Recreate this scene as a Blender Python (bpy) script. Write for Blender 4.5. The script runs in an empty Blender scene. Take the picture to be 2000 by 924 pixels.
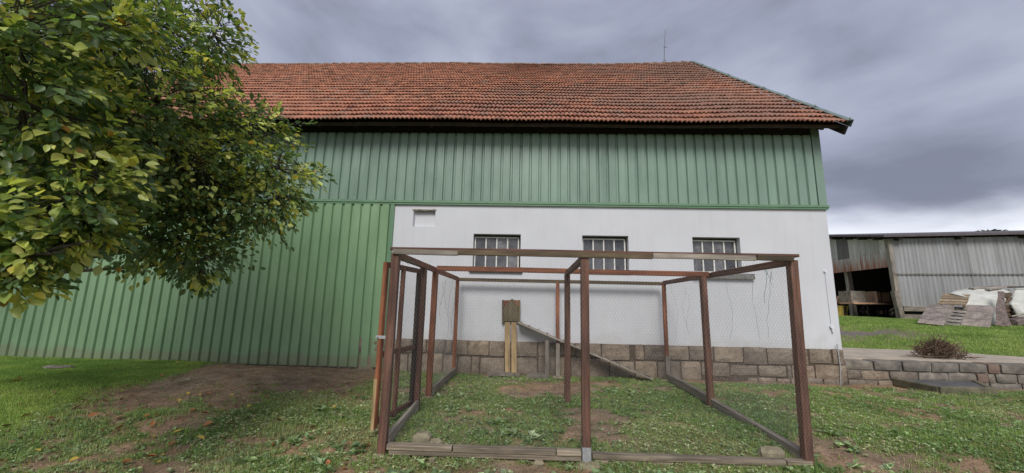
import bpy, math, random
import numpy as np
from mathutils import Vector, Matrix, Quaternion

random.seed(7)
rng = np.random.default_rng(7)
S = bpy.context.scene
COL = S.collection

# ------------------------------------------------------------------ camera
FPX = 770.0                       # focal length in pixels of the 2000 px wide photograph
EYE = Vector((0, 0, 1.55))
_p, _y, _r = (math.radians(a) for a in (9.72, 2.12, 1.23))
_fwd = Vector((-math.sin(_y) * math.cos(_p), math.cos(_y) * math.cos(_p), math.sin(_p)))
_rt = Vector((math.cos(_y), math.sin(_y), 0))
_up = _rt.cross(_fwd)
RT = math.cos(_r) * _rt + math.sin(_r) * _up
UP = -math.sin(_r) * _rt + math.cos(_r) * _up
FW = _fwd
cd = bpy.data.cameras.new('camera')
cd.sensor_width = 36.0
cd.lens = FPX / 2000 * 36
cd.clip_start = 0.05
cd.clip_end = 3000
cam = bpy.data.objects.new('camera', cd)
m = Matrix.Identity(4)
for i in range(3):
    m[i][0], m[i][1], m[i][2], m[i][3] = RT[i], UP[i], -FW[i], EYE[i]
cam.matrix_world = m
COL.objects.link(cam)
S.camera = cam

# ------------------------------------------------------------------ sky, sun, exposure
SUN_EL, SUN_AZ = math.radians(43), math.radians(4)      # azimuth: from behind the camera, a little to its left
W = bpy.data.worlds.new('World')
S.world = W
W.use_nodes = True
nt = W.node_tree
nt.nodes.clear()
def N(t, kind, **kw):
    n = t.nodes.new(kind)
    for k, v in kw.items():
        if k.startswith('i_'):
            n.inputs[k[2:].replace('_', ' ')].default_value = v
        else:
            setattr(n, k, v)
    return n
def ramp(t, stops, interp='LINEAR'):
    n = t.nodes.new('ShaderNodeValToRGB')
    cr = n.color_ramp
    cr.interpolation = interp
    while len(cr.elements) < len(stops):
        cr.elements.new(0.5)
    for e, (p, c) in zip(cr.elements, stops):
        e.position = p
        e.color = (c[0], c[1], c[2], 1) if hasattr(c, '__len__') else (c, c, c, 1)
    return n
out = N(nt, 'ShaderNodeOutputWorld')
sky = N(nt, 'ShaderNodeTexSky', sky_type='NISHITA', sun_disc=False, sun_elevation=SUN_EL, sun_rotation=math.pi + SUN_AZ)
bg1 = N(nt, 'ShaderNodeBackground')
bg1.inputs['Strength'].default_value = 0.06
nt.links.new(sky.outputs[0], bg1.inputs['Color'])
tc = N(nt, 'ShaderNodeTexCoord')
sep = N(nt, 'ShaderNodeSeparateXYZ')
nt.links.new(tc.outputs['Generated'], sep.inputs[0])
zz = N(nt, 'ShaderNodeMath', operation='MAXIMUM'); nt.links.new(sep.outputs['Z'], zz.inputs[0]); zz.inputs[1].default_value = 0.0
mp = N(nt, 'ShaderNodeMapping'); mp.inputs['Scale'].default_value = (1.0, 1.0, 2.1); mp.inputs['Rotation'].default_value = (0.0, 0.22, 0.0)
mp.inputs['Location'].default_value = (1.4, 7.7, 4.2)
nt.links.new(tc.outputs['Generated'], mp.inputs[0])
n1 = N(nt, 'ShaderNodeTexNoise'); n1.inputs['Scale'].default_value = 2.2; n1.inputs['Detail'].default_value = 7; n1.inputs['Roughness'].default_value = 0.50; n1.inputs['Distortion'].default_value = 0.3
nt.links.new(mp.outputs[0], n1.inputs['Vector'])
SKYK = 0.61
def sk(r, g, b): return (r * SKYK, g * SKYK, b * SKYK)
cr = ramp(nt, [(0.35, sk(.19, .204, .265)), (0.46, sk(.275, .295, .385)), (0.55, sk(.345, .370, .470)), (0.68, sk(.45, .48, .58))])
nt.links.new(n1.outputs[0], cr.inputs[0])
# thinner, brighter cloud towards the whole horizon
el = N(nt, 'ShaderNodeMath', operation='ADD'); nt.links.new(sep.outputs['Z'], el.inputs[0])
n2s = N(nt, 'ShaderNodeMath', operation='MULTIPLY_ADD'); nt.links.new(n1.outputs[0], n2s.inputs[0]); n2s.inputs[1].default_value = -0.30; n2s.inputs[2].default_value = 0.15
nt.links.new(n2s.outputs[0], el.inputs[1])
hr = ramp(nt, [(0.13, 1.0), (0.245, 0.0)], 'EASE')
nt.links.new(el.outputs[0], hr.inputs[0])
mx = N(nt, 'ShaderNodeMix', data_type='RGBA')
nt.links.new(hr.outputs[0], mx.inputs['Factor']); nt.links.new(cr.outputs[0], mx.inputs[6]); mx.inputs[7].default_value = (*sk(.92, .95, 1.04), 1)
bg2 = N(nt, 'ShaderNodeBackground'); nt.links.new(mx.outputs[2], bg2.inputs['Color']); bg2.inputs['Strength'].default_value = 1.0
ms = N(nt, 'ShaderNodeMixShader'); ms.inputs[0].default_value = 0.94
nt.links.new(bg1.outputs[0], ms.inputs[1]); nt.links.new(bg2.outputs[0], ms.inputs[2]); nt.links.new(ms.outputs[0], out.inputs['Surface'])

sl = bpy.data.lights.new('sun', 'SUN')
sl.energy = 1.5
sl.angle = math.radians(26)
sl.color = (1.0, 0.965, 0.92)
sun = bpy.data.objects.new('sun', sl)
_d = Vector((math.sin(SUN_AZ) * math.cos(SUN_EL), math.cos(SUN_AZ) * math.cos(SUN_EL), -math.sin(SUN_EL)))
sun.rotation_euler = _d.to_track_quat('-Z', 'Y').to_euler()
sun.location = (-5, -20, 20)
COL.objects.link(sun)

S.view_settings.view_transform = 'Standard'
S.view_settings.look = 'None'
S.view_settings.gamma = 1.0
S.view_settings.use_curve_mapping = False
S.view_settings.exposure = 1.0
S.render.engine = 'CYCLES'
S.cycles.use_denoising = True
S.cycles.max_bounces = 6
S.cycles.transparent_max_bounces = 12

# ------------------------------------------------------------------ measuring helpers
def ray(px, py):
    return RT * ((px - 1000) / FPX) + UP * ((462 - py) / FPX) + FW
def atY(px, py, Y):
    d = ray(px, py); return EYE + d * ((Y - EYE.y) / d.y)
def atZ(px, py, Z):
    d = ray(px, py); return EYE + d * ((Z - EYE.z) / d.z)
def atD(px, py, D):
    return EYE + ray(px, py) * D
def atPlane(px, py, p0, nrm):
    d = ray(px, py); return EYE + d * ((p0 - EYE).dot(nrm) / d.dot(nrm))

# ------------------------------------------------------------------ materials
def srgb(r, g, b):
    f = lambda c: (c / 255 / 12.92) if c / 255 <= 0.04045 else ((c / 255 + 0.055) / 1.055) ** 2.4
    return (f(r), f(g), f(b))
def mat(name):
    m = bpy.data.materials.new(name); m.use_nodes = True
    t = m.node_tree
    return m, t, t.nodes['Principled BSDF']
def L(t, a, b): t.links.new(a, b)
def coords(t, scale=(1, 1, 1), space='Object', rand=True):
    if space == 'World':
        src = N(t, 'ShaderNodeNewGeometry').outputs['Position']
    else:
        src = N(t, 'ShaderNodeTexCoord').outputs[space]
    mp = N(t, 'ShaderNodeMapping'); mp.inputs['Scale'].default_value = scale
    L(t, src, mp.inputs['Vector'])
    if rand:
        oi = N(t, 'ShaderNodeObjectInfo')
        mu = N(t, 'ShaderNodeMath', operation='MULTIPLY'); mu.inputs[1].default_value = 37.0
        L(t, oi.outputs['Random'], mu.inputs[0]); L(t, mu.outputs[0], mp.inputs['Location'])
    return mp.outputs[0]
def noise(t, vec, scale, detail=4, rough=0.55, dist=0.0):
    n = N(t, 'ShaderNodeTexNoise'); n.inputs['Scale'].default_value = scale; n.inputs['Detail'].default_value = detail
    n.inputs['Roughness'].default_value = rough; n.inputs['Distortion'].default_value = dist
    if vec is not None: L(t, vec, n.inputs['Vector'])
    return n.outputs[0]
def mixc(t, fac, a, b, blend='MIX'):
    n = N(t, 'ShaderNodeMix', data_type='RGBA', blend_type=blend)
    for s, v in ((n.inputs['Factor'], fac), (n.inputs[6], a), (n.inputs[7], b)):
        if hasattr(v, 'is_linked'): L(t, v, s)
        elif hasattr(v, '__len__'): s.default_value = (*v[:3], 1)
        else: s.default_value = v
    return n.outputs[2]
def bump(t, p, h, strength=0.3, dist=0.02):
    b = N(t, 'ShaderNodeBump'); b.inputs['Strength'].default_value = strength; b.inputs['Distance'].default_value = dist
    L(t, h, b.inputs['Height']); L(t, b.outputs[0], p.inputs['Normal'])
def objrand(t):
    return N(t, 'ShaderNodeObjectInfo').outputs['Random']

def wood_mat(name, c0, c1, c2, rough=0.75, scale=14, randamt=0.5, axis=2):
    """planed timber; grain along local Z"""
    m, t, p = mat(name)
    v = coords(t, tuple(.05 if i == axis else 1 for i in range(3)))
    g = noise(t, v, scale * 2.2, 6, 0.6, 0.4)
    r = ramp(t, [(0.3, c0), (0.5, c1), (0.72, c2)]); L(t, g, r.inputs[0])
    v2 = coords(t, tuple(.35 if i == axis else 1 for i in range(3)))
    b = noise(t, v2, 5.0, 4, 0.6)
    r2 = ramp(t, [(0.35, 0.62), (0.65, 1.15)]); L(t, b, r2.inputs[0])
    c = mixc(t, 1.0, r.outputs[0], r2.outputs[0], 'MULTIPLY')
    rr = ramp(t, [(0.0, 1 - randamt * 0.5), (1.0, 1 + randamt * 0.4)]); L(t, objrand(t), rr.inputs[0])
    c = mixc(t, 1.0, c, rr.outputs[0], 'MULTIPLY')
    L(t, c, p.inputs['Base Color']); p.inputs['Roughness'].default_value = rough
    bump(t, p, g, 0.35, 0.004)
    return m
M = {}
M['redwood'] = wood_mat('red stained timber', (.060, .026, .016), (.132, .060, .038), (.20, .105, .068))
M['redwood2'] = wood_mat('orange stained timber', (.105, .030, .012), (.22, .075, .032), (.30, .12, .06))
M['greywood'] = wood_mat('weathered grey timber', (.13, .11, .09), (.24, .205, .165), (.36, .32, .265))
M['olivewood'] = wood_mat('impregnated timber', (.045, .030, .014), (.092, .064, .032), (.15, .115, .065))
M['palewood'] = wood_mat('fresh pine', (.30, .20, .09), (.42, .29, .14), (.50, .37, .20), randamt=.2)
M['darkwood'] = wood_mat('old dark timber', (.018, .012, .009), (.035, .025, .018), (.06, .045, .035))
M['sillwood'] = wood_mat('dirty sill timber', (.10, .078, .055), (.22, .175, .125), (.35, .295, .225))
M['hatchwood'] = wood_mat('stained hatch board', (.05, .038, .018), (.11, .085, .045), (.16, .13, .075))

def simple(name, col, rough=0.6, nscale=6, amt=0.25, bmp=0.0, metallic=0.0, space='Object', spec=0.5):
    m, t, p = mat(name)
    v = coords(t, (1, 1, 1), space, space == 'Object')
    n = noise(t, v, nscale, 6, 0.6)
    r = ramp(t, [(0.3, tuple(c * (1 - amt) for c in col)), (0.7, tuple(min(1, c * (1 + amt)) for c in col))]); L(t, n, r.inputs[0])
    L(t, r.outputs[0], p.inputs['Base Color'])
    p.inputs['Roughness'].default_value = rough; p.inputs['Metallic'].default_value = metallic
    p.inputs['Specular IOR Level'].default_value = spec
    if bmp: bump(t, p, n, bmp, 0.01)
    return m

# white render: slightly mottled lime paint with faint dirt
m, t, p = mat('white render'); v = coords(t, (1, 1, 1), 'World', False)
a = noise(t, v, 0.8, 5, 0.6); r = ramp(t, [(0.3, (.525, .535, .562)), (0.7, (.58, .59, .615))]); L(t, a, r.inputs[0])
v2 = coords(t, (3.0, 1, .25), 'World', False); st = noise(t, v2, 2.2, 6, 0.7); r2 = ramp(t, [(0.30, (.955, .95, .94)), (0.50, (1, 1, 1))]); L(t, st, r2.inputs[0])
g_ = N(t, 'ShaderNodeNewGeometry'); s_ = N(t, 'ShaderNodeSeparateXYZ'); L(t, g_.outputs['Position'], s_.inputs[0])
nd = noise(t, v, 2.6, 5, .65); ma = N(t, 'ShaderNodeMath', operation='MULTIPLY_ADD'); L(t, nd, ma.inputs[0]); ma.inputs[1].default_value = -1.1; L(t, s_.outputs['Z'], ma.inputs[2])
dm = ramp(t, [(0.10, .35), (0.42, 0.0)]); L(t, ma.outputs[0], dm.inputs[0])
wc = mixc(t, 1.0, r.outputs[0], r2.outputs[0], 'MULTIPLY')
L(t, mixc(t, dm.outputs[0], wc, (.40, .37, .33)), p.inputs['Base Color']); p.inputs['Roughness'].default_value = 0.85
fb = noise(t, v, 55, 5, 0.65); bump(t, p, fb, 0.18, 0.006); M['render'] = m
# green coil-coated steel
def green(name, c, rough=0.34):
    m, t, p = mat(name); v = coords(t, (1, 1, .3), 'World', False)
    n = noise(t, v, 2.5, 5, 0.6); r = ramp(t, [(0.3, tuple(x * .88 for x in c)), (0.7, tuple(x * 1.08 for x in c))]); L(t, n, r.inputs[0])
    # splashed earth along the foot of the wall
    g = N(t, 'ShaderNodeNewGeometry'); s = N(t, 'ShaderNodeSeparateXYZ'); L(t, g.outputs['Position'], s.inputs[0])
    v3 = coords(t, (1, 1, 1), 'World', False); n3 = noise(t, v3, 1.3, 4, .6)
    sb = N(t, 'ShaderNodeMath', operation='MULTIPLY_ADD'); L(t, n3, sb.inputs[0]); sb.inputs[1].default_value = -0.5; L(t, s.outputs['Z'], sb.inputs[2])
    dr = ramp(t, [(0.0, .45), (0.12, 0.0)]); L(t, sb.outputs[0], dr.inputs[0])
    oi = ramp(t, [(0, .93), (1, 1.06)]); L(t, objrand(t), oi.inputs[0])
    base = mixc(t, 1.0, r.outputs[0], oi.outputs[0], 'MULTIPLY')
    L(t, mixc(t, dr.outputs[0], base, (.20, .165, .11)), p.inputs['Base Color'])
    rn = ramp(t, [(0.3, rough - .05), (0.7, rough + .14)]); L(t, n, rn.inputs[0]); L(t, rn.outputs[0], p.inputs['Roughness'])
    p.inputs['Specular IOR Level'].default_value = 0.6
    fbn = noise(t, v3, 1.6, 2, .5); bump(t, p, fbn, 0.12, 0.03)
    return m
M['green'] = green('green coated steel', (.180, .295, .160))
M['greenup'] = green('greyish green coated steel', (.182, .268, .205), .30)  # upper sheets and corner trim, a greyer green than the lower sheets
M['greentrim'] = green('green trim steel', (.115, .225, .125), .42)
M['verge'] = simple('green verge metal', (.125, .165, .145), .5, 8, .3)
# roof tiles
def tile_mat(name, per_object):
    m, t, p = mat(name)
    rnd = objrand(t) if per_object else N(t, 'ShaderNodeAttribute', attribute_name='rnd').outputs['Fac']
    r = ramp(t, [(0.0, (.24, .105, .066)), (0.25, (.35, .142, .085)), (0.6, (.41, .168, .100)), (0.85, (.48, .20, .11)), (1.0, (.30, .17, .12))]); L(t, rnd, r.inputs[0])
    v = coords(t, (1, 1, 1), 'World', False)
    big = noise(t, v, 0.42, 4, 0.6)
    g = N(t, 'ShaderNodeNewGeometry'); s = N(t, 'ShaderNodeSeparateXYZ'); L(t, g.outputs['Position'], s.inputs[0])
    ad = N(t, 'ShaderNodeMath', operation='MULTIPLY_ADD'); L(t, s.outputs['X'], ad.inputs[0]); ad.inputs[1].default_value = 0.028; L(t, big, ad.inputs[2])
    ad2 = N(t, 'ShaderNodeMath', operation='MULTIPLY_ADD'); L(t, rnd, ad2.inputs[0]); ad2.inputs[1].default_value = 0.16; L(t, ad.outputs[0], ad2.inputs[2])
    wr = ramp(t, [(0.55, 0.0), (0.80, 0.80)]); L(t, ad2.outputs[0], wr.inputs[0])
    c = mixc(t, wr.outputs[0], r.outputs[0], (.215, .125, .093))
    f = noise(t, v, 9, 5, 0.7); mr = ramp(t, [(0.50, 0.0), (0.68, .8)]); L(t, f, mr.inputs[0])
    c = mixc(t, mr.outputs[0], c, (.17, .115, .085))
    vs = coords(t, (.7, 3.2, 3.2), 'World', False); f2 = noise(t, vs, 1.5, 5, 0.65); lr = ramp(t, [(0.60, 0.0), (0.70, .85)]); L(t, f2, lr.inputs[0])
    c = mixc(t, lr.outputs[0], c, (.085, .068, .05))
    L(t, c, p.inputs['Base Color']); p.inputs['Roughness'].default_value = 0.8
    fb = noise(t, v, 60, 4, .6); bump(t, p, fb, .25, .006)
    return m
M['tile'] = tile_mat('clay tile single', True)
M['tilefield'] = tile_mat('clay tile field', False)
M['ridge'] = simple('ridge tile clay', (.20, .125, .085), .85, 5, .45)
# sandstone
m, t, p = mat('sandstone'); v = coords(t)
n = noise(t, v, 3.0, 6, .65); r = ramp(t, [(0.28, (.145, .115, .088)), (0.5, (.265, .215, .165)), (0.72, (.37, .315, .245))]); L(t, n, r.inputs[0])
vf = coords(t, (1.2, 1, 2.2)); n2 = noise(t, vf, 16, 8, .72, .6); r2 = ramp(t, [(0.32, .55), (0.62, 1.15)]); L(t, n2, r2.inputs[0])
rr = ramp(t, [(0, (.74, .74, .76)), (0.5, (.95, .92, .9)), (1, (1.16, 1.1, 1.02))]); L(t, objrand(t), rr.inputs[0])
c = mixc(t, 1, mixc(t, 1, r.outputs[0], r2.outputs[0], 'MULTIPLY'), rr.outputs[0], 'MULTIPLY')
L(t, c, p.inputs['Base Color']); p.inputs['Roughness'].default_value = .92; bump(t, p, n2, .9, .03); M['stone'] = m
M['mortar'] = simple('dark mortar', (.085, .062, .043), .95, 20, .4, .4)
M['concrete'] = simple('weathered concrete', (.19, .165, .135), .9, 5, .5, .5)
M['darkconcrete'] = simple('damp dark concrete', (.150, .134, .112), .9, 5, .5, .5)
M['brick'] = simple('old red brick', (.17, .115, .09), .9, 9, .3, .4)
M['slab'] = simple('pale concrete slab', (.38, .325, .26), .9, 2.2, .25, .3, space='World')
M['rubble'] = simple('field stone', (.23, .20, .13), .95, 7, .45, .6)
M['windowmetal'] = simple('window frame paint', (.62, .61, .57), .6, 20, .15)
M['wire'] = simple('galvanised wire', (.23, .23, .235), .5, 40, .2, metallic=.3)
M['thread'] = simple('dark netting cord', (.09, .095, .10), .8, 20, .2)
M['greennet'] = simple('green netting cord', (.05, .22, .15), .7, 20, .2)
M['galv'] = simple('galvanised steel', (.42, .43, .44), .45, 25, .2, metallic=.5)
M['whitemetal'] = simple('white painted conduit', (.66, .67, .70), .5, 20, .08)
M['black'] = simple('dark interior and eave shade', (.02, .018, .016), .9, 3, .3)
M['bark'] = simple('bark', (.055, .045, .035), .95, 18, .5, .7)
M['twig'] = simple('dry twigs', (.13, .085, .055), .9, 12, .5)
M['tarp'] = simple('white tarpaulin', (.50, .50, .455), .5, 3, .2, .25)
M['rust'] = None
# corrugated shed sheets
def sheet(name, c, streak, rustz=None):
    m, t, p = mat(name)
    v = coords(t, (3.2, 3.2, .22), 'World', False); n = noise(t, v, 1.6, 7, .68)
    r = ramp(t, [(0.3, streak), (0.58, c), (0.8, tuple(min(1, x * 1.2) for x in c))]); L(t, n, r.inputs[0])
    col = r.outputs[0]
    if rustz:
        g = N(t, 'ShaderNodeNewGeometry'); s = N(t, 'ShaderNodeSeparateXYZ'); L(t, g.outputs['Position'], s.inputs[0])
        v2 = coords(t, (4, 4, .35), 'World', False); n2 = noise(t, v2, 2.0, 5, .65)
        q = N(t, 'ShaderNodeMath', operation='MULTIPLY_ADD'); L(t, n2, q.inputs[0]); q.inputs[1].default_value = 2.6; L(t, s.outputs['Z'], q.inputs[2])
        rz = ramp(t, [(0.0, 1.0), (1.0, 0.0)])
        mr = N(t, 'ShaderNodeMapRange'); mr.inputs[1].default_value = rustz + 1.25; mr.inputs[2].default_value = rustz + 2.1
        L(t, q.outputs[0], mr.inputs[0]); L(t, mr.outputs[0], rz.inputs[0])
        col = mixc(t, rz.outputs[0], col, (.33, .13, .075))
    rr = ramp(t, [(0, .82), (1, 1.1)]); L(t, objrand(t), rr.inputs[0])
    L(t, mixc(t, 1, col, rr.outputs[0], 'MULTIPLY'), p.inputs['Base Color']); p.inputs['Roughness'].default_value = .7
    return m
M['sheet'] = sheet('grey corrugated sheet', (.325, .33, .335), (.22, .215, .21))
# window glass: dusty pane
m, t, p = mat('dusty window glass'); v = coords(t)
n = noise(t, v, 6, 6, .7); r = ramp(t, [(0.35, (.06, .062, .07)), (0.7, (.20, .20, .21))]); L(t, n, r.inputs[0])
pr_ = ramp(t, [(0, (.35, .36, .40)), (.6, (1, 1, 1)), (1, (1.7, 1.65, 1.6))]); L(t, objrand(t), pr_.inputs[0])  # lighter panes get some reflection painted into their base colour
L(t, mixc(t, 1, r.outputs[0], pr_.outputs[0], 'MULTIPLY'), p.inputs['Base Color']); p.inputs['Roughness'].default_value = .12; p.inputs['Specular IOR Level'].default_value = .7
tr = N(t, 'ShaderNodeBsdfTransparent'); mxs = N(t, 'ShaderNodeMixShader'); mxs.inputs[0].default_value = .62
L(t, tr.outputs[0], mxs.inputs[1]); L(t, p.outputs[0], mxs.inputs[2]); L(t, mxs.outputs[0], t.nodes['Material Output'].inputs['Surface']); M['glass'] = m
# foliage with colour attribute
def foliage(name, rough=.5, trans=.35, spec=.4):
    m, t, p = mat(name)
    a = N(t, 'ShaderNodeAttribute', attribute_name='tint')
    L(t, a.outputs['Color'], p.inputs['Base Color']); p.inputs['Roughness'].default_value = rough; p.inputs['Specular IOR Level'].default_value = spec
    tl = N(t, 'ShaderNodeBsdfTranslucent')
    L(t, mixc(t, 1, a.outputs['Color'], (1.5, 1.6, .8), 'MULTIPLY'), tl.inputs['Color'])
    mxs = N(t, 'ShaderNodeMixShader'); mxs.inputs[0].default_value = trans
    L(t, p.outputs[0], mxs.inputs[1]); L(t, tl.outputs[0], mxs.inputs[2]); L(t, mxs.outputs[0], t.nodes['Material Output'].inputs['Surface'])
    return m
M['leaf'] = foliage('tree leaf', .40, .36, .5)
M['grass'] = foliage('grass blade', .6, .3, .25)

# ------------------------------------------------------------------ object helpers
def tag(o, label=None, cat=None, group=None, kind=None):
    if label: o['label'] = label
    if cat: o['category'] = cat
    if group: o['group'] = group
    if kind: o['kind'] = kind
    return o
def empty(name, loc, label=None, cat=None, group=None):
    o = bpy.data.objects.new(name, None); COL.objects.link(o); o.location = loc
    o.empty_display_size = .2
    return tag(o, label, cat, group)
def wloc(o):
    v = Vector((0, 0, 0))
    while o is not None:
        v += o.location; o = o.parent
    return v
def link(name, me, material, parent=None, loc=None):
    o = bpy.data.objects.new(name, me); COL.objects.link(o)
    if material is not None and not me.materials: me.materials.append(material)
    if loc is not None: o.location = loc
    if parent is not None:
        o.parent = parent
    return o
def mesh(name, verts, faces, smooth=False):
    me = bpy.data.meshes.new(name); me.from_pydata([tuple(v) for v in verts], [], faces); me.validate()
    if smooth: me.polygons.foreach_set('use_smooth', [True] * len(me.polygons))
    me.update(); return me
def npmesh(name, V, F, colors=None, smooth=False, rnd=None):
    """V n x 3, F m x k (all the same size)"""
    me = bpy.data.meshes.new(name); V = np.asarray(V, np.float32); F = np.asarray(F, np.int32); k = F.shape[1]
    me.vertices.add(len(V)); me.vertices.foreach_set('co', V.ravel())
    me.loops.add(F.size); me.loops.foreach_set('vertex_index', F.ravel())
    me.polygons.add(len(F)); me.polygons.foreach_set('loop_start', np.arange(0, F.size, k, dtype=np.int32))
    if smooth: me.polygons.foreach_set('use_smooth', np.ones(len(F), bool))
    me.update(calc_edges=True)
    if colors is not None:
        at = me.color_attributes.new('tint', 'FLOAT_COLOR', 'POINT')
        c = np.ones((len(V), 4), np.float32); c[:, :3] = colors; at.data.foreach_set('color', c.ravel())
    if rnd is not None:
        at = me.attributes.new('rnd', 'FLOAT', 'POINT'); at.data.foreach_set('value', np.asarray(rnd, np.float32))
    return me
class MB:
    """collects shapes (world coordinates) and links them as ONE mesh"""
    def __init__(s): s.v = []; s.f = []
    def add(s, vs, fs):
        o = len(s.v); s.v += [Vector(x) for x in vs]; s.f += [tuple(i + o for i in f) for f in fs]; return s
    def box(s, lo, hi):
        x0, y0, z0 = lo; x1, y1, z1 = hi
        return s.add([(x0, y0, z0), (x1, y0, z0), (x1, y1, z0), (x0, y1, z0), (x0, y0, z1), (x1, y0, z1), (x1, y1, z1), (x0, y1, z1)],
                     [(0, 3, 2, 1), (4, 5, 6, 7), (0, 1, 5, 4), (1, 2, 6, 5), (2, 3, 7, 6), (3, 0, 4, 7)])
    def tube(s, pts, r, n=6, cap=True):
        pts = [Vector(p) for p in pts]; rs = r if hasattr(r, '__len__') else [r] * len(pts)
        o = len(s.v); up = Vector((.13, .21, 1))
        for i, p in enumerate(pts):
            d = (pts[min(i + 1, len(pts) - 1)] - pts[max(i - 1, 0)]).normalized()
            a = d.cross(up)
            if a.length < .05: a = d.cross(Vector((1, 0, 0)))
            a.normalize(); b = d.cross(a)
            for k in range(n):
                q = 2 * math.pi * k / n; s.v.append(p + (a * math.cos(q) + b * math.sin(q)) * rs[i])
        for i in range(len(pts) - 1):
            for k in range(n):
                k2 = (k + 1) % n; s.f.append((o + i * n + k, o + i * n + k2, o + (i + 1) * n + k2, o + (i + 1) * n + k))
        if cap:
            s.f.append(tuple(o + k for k in range(n))[::-1]); s.f.append(tuple(o + (len(pts) - 1) * n + k for k in range(n)))
        return s
    def build(s, name, material, parent=None, origin=None, smooth=False):
        """origin: world point that becomes the object's origin"""
        off = Vector(origin) if origin is not None else (wloc(parent) if parent is not None else Vector((0, 0, 0)))
        me = mesh(name, [v - off for v in s.v], s.f, smooth)
        o = link(name, me, material, parent)
        o.location = off - (wloc(parent) if parent is not None else Vector((0, 0, 0)))
        return o
def beam(name, p0, p1, w, h, material, parent=None, roll=0.0, ch=.006, side=None):
    """a chamfered timber from p0 to p1, w wide (sideways) and h deep; its grain runs along local Z"""
    p0, p1 = Vector(p0), Vector(p1); d = p1 - p0; ln = d.length; z = d.normalized()
    s_ = Vector(side) if side is not None else (Vector((1, 0, 0)) if abs(z.z) > .8 else Vector((0, 0, 1)).cross(z))
    x = (s_ - z * s_.dot(z)).normalized(); y = z.cross(x)
    a, b = w / 2, h / 2; c = min(ch, a * .4, b * .4)
    pr = [(a, b - c), (a - c, b), (-a + c, b), (-a, b - c), (-a, -b + c), (-a + c, -b), (a - c, -b), (a, -b + c)]
    vs = []; nseg = 3 if ln > .8 else 1
    for i in range(nseg + 1):
        k = 1.0
        jx, jy = ((random.uniform(-1, 1) * .003, random.uniform(-1, 1) * .003) if 0 < i < nseg else (0, 0))
        vs += [(px * k + jx, py * k + jy, ln * i / nseg) for px, py in pr]
    fs = [tuple(range(8))[::-1], tuple(nseg * 8 + i for i in range(8))]
    for s in range(nseg):
        fs += [(s * 8 + i, s * 8 + (i + 1) % 8, s * 8 + 8 + (i + 1) % 8, s * 8 + 8 + i) for i in range(8)]
    o = link(name, mesh(name, vs, fs), material, parent)
    mt = Matrix((x, y, z)).transposed().to_4x4()
    o.rotation_euler = mt.to_euler()
    o.location = p0 - (wloc(parent) if parent is not None else Vector((0, 0, 0)))
    return o

def vnoise(x, y, seed=0):
    """smooth value noise, numpy"""
    xi = np.floor(x).astype(np.int64); yi = np.floor(y).astype(np.int64); fx = x - xi; fy = y - yi
    fx = fx * fx * (3 - 2 * fx); fy = fy * fy * (3 - 2 * fy)
    def h(a, b):
        n = (a * 374761393 + b * 668265263 + seed * 974634777) & 0x7fffffff
        n = ((n ^ (n >> 13)) * 1274126177) & 0x7fffffff
        return ((n ^ (n >> 16)) & 0xffff) / 65535.0
    return (h(xi, yi) * (1 - fx) + h(xi + 1, yi) * fx) * (1 - fy) + (h(xi, yi + 1) * (1 - fx) + h(xi + 1, yi + 1) * fx) * fy
def fbm(x, y, seed=0, oct=4):
    s = 0; a = .5; tot = 0
    for i in range(oct):
        s = s + a * vnoise(x * 2 ** i + 17.3 * i, y * 2 ** i - 9.1 * i, seed + i); tot += a; a *= .5
    return s / tot
def sstep(a, b, x):
    t = np.clip((x - a) / (b - a), 0, 1); return t * t * (3 - 2 * t)

# ------------------------------------------------------------------ terrain
YW = 9.3                                   # plane of the barn's long wall
XC = 7.05                                  # its right-hand corner
def ground_z(x, y):
    x = np.asarray(x, float); y = np.asarray(y, float)
    z = (fbm(x * .9, y * .9, 3) - .5) * .07 + (fbm(x * 4, y * 4, 5, 3) - .5) * .035
    z = z * sstep(1.2, 2.5, np.hypot(x, y))
    z += .16 * sstep(-6.2, -8.5, x + (fbm(x * .5, y * .5, 11) - .5)) * sstep(12, 6, y) * sstep(2.5, 5, y)      # lawn bank
    z += .17 * np.exp(-(((x + 5.6) / 1.7) ** 2 + ((y - 7.9) / 1.1) ** 2))
    z = z - .03 * sstep(8.3, 9.1, y) * sstep(-3.5, -2.5, x) - .15 * sstep(5.5, 4.4, y)
    sd = np.clip(y + .42 * x - 16.3, 0, 60)
    hi = .47 + .86 * (1 - np.exp(-sd / 4)) * (1 - .015 * np.clip(x - 15, 0, 10))
    up = sstep(YW + .08, YW + .26, y) * sstep(XC - .32, XC - .15, x)
    return z * (1 - up) + (hi + z * .6) * up
def lin(a, b, n): return np.linspace(a, b, n)
gx = np.concatenate([[-900, -400, -200, -100, -60, -40, -30, -24, -20, -17], lin(-15, -6.2, 80)[:-1], lin(-6.2, 6.2, 170)[:-1], lin(6.2, 7.3, 34)[:-1], lin(7.3, 14, 70)[:-1], lin(14, 24, 40), [27, 31, 36, 45, 60, 100, 200, 400, 900]])
gy = np.concatenate([[-900, -300, -120, -60, -30, -15, -8, -4, -1, 1], lin(2, 9.2, 120)[:-1], lin(9.2, 9.8, 16)[:-1], lin(9.8, 14, 42)[:-1], lin(14, 22, 32), [24, 27, 31, 38, 50, 80, 140, 300, 900]])
GX, GY = np.meshgrid(gx, gy)
GZ = ground_z(GX, GY)
nx, ny = len(gx), len(gy)
idx = np.arange(nx * ny).reshape(ny, nx)
GF = np.stack([idx[:-1, :-1], idx[:-1, 1:], idx[1:, 1:], idx[1:, :-1]], -1).reshape(-1, 4)
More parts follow.
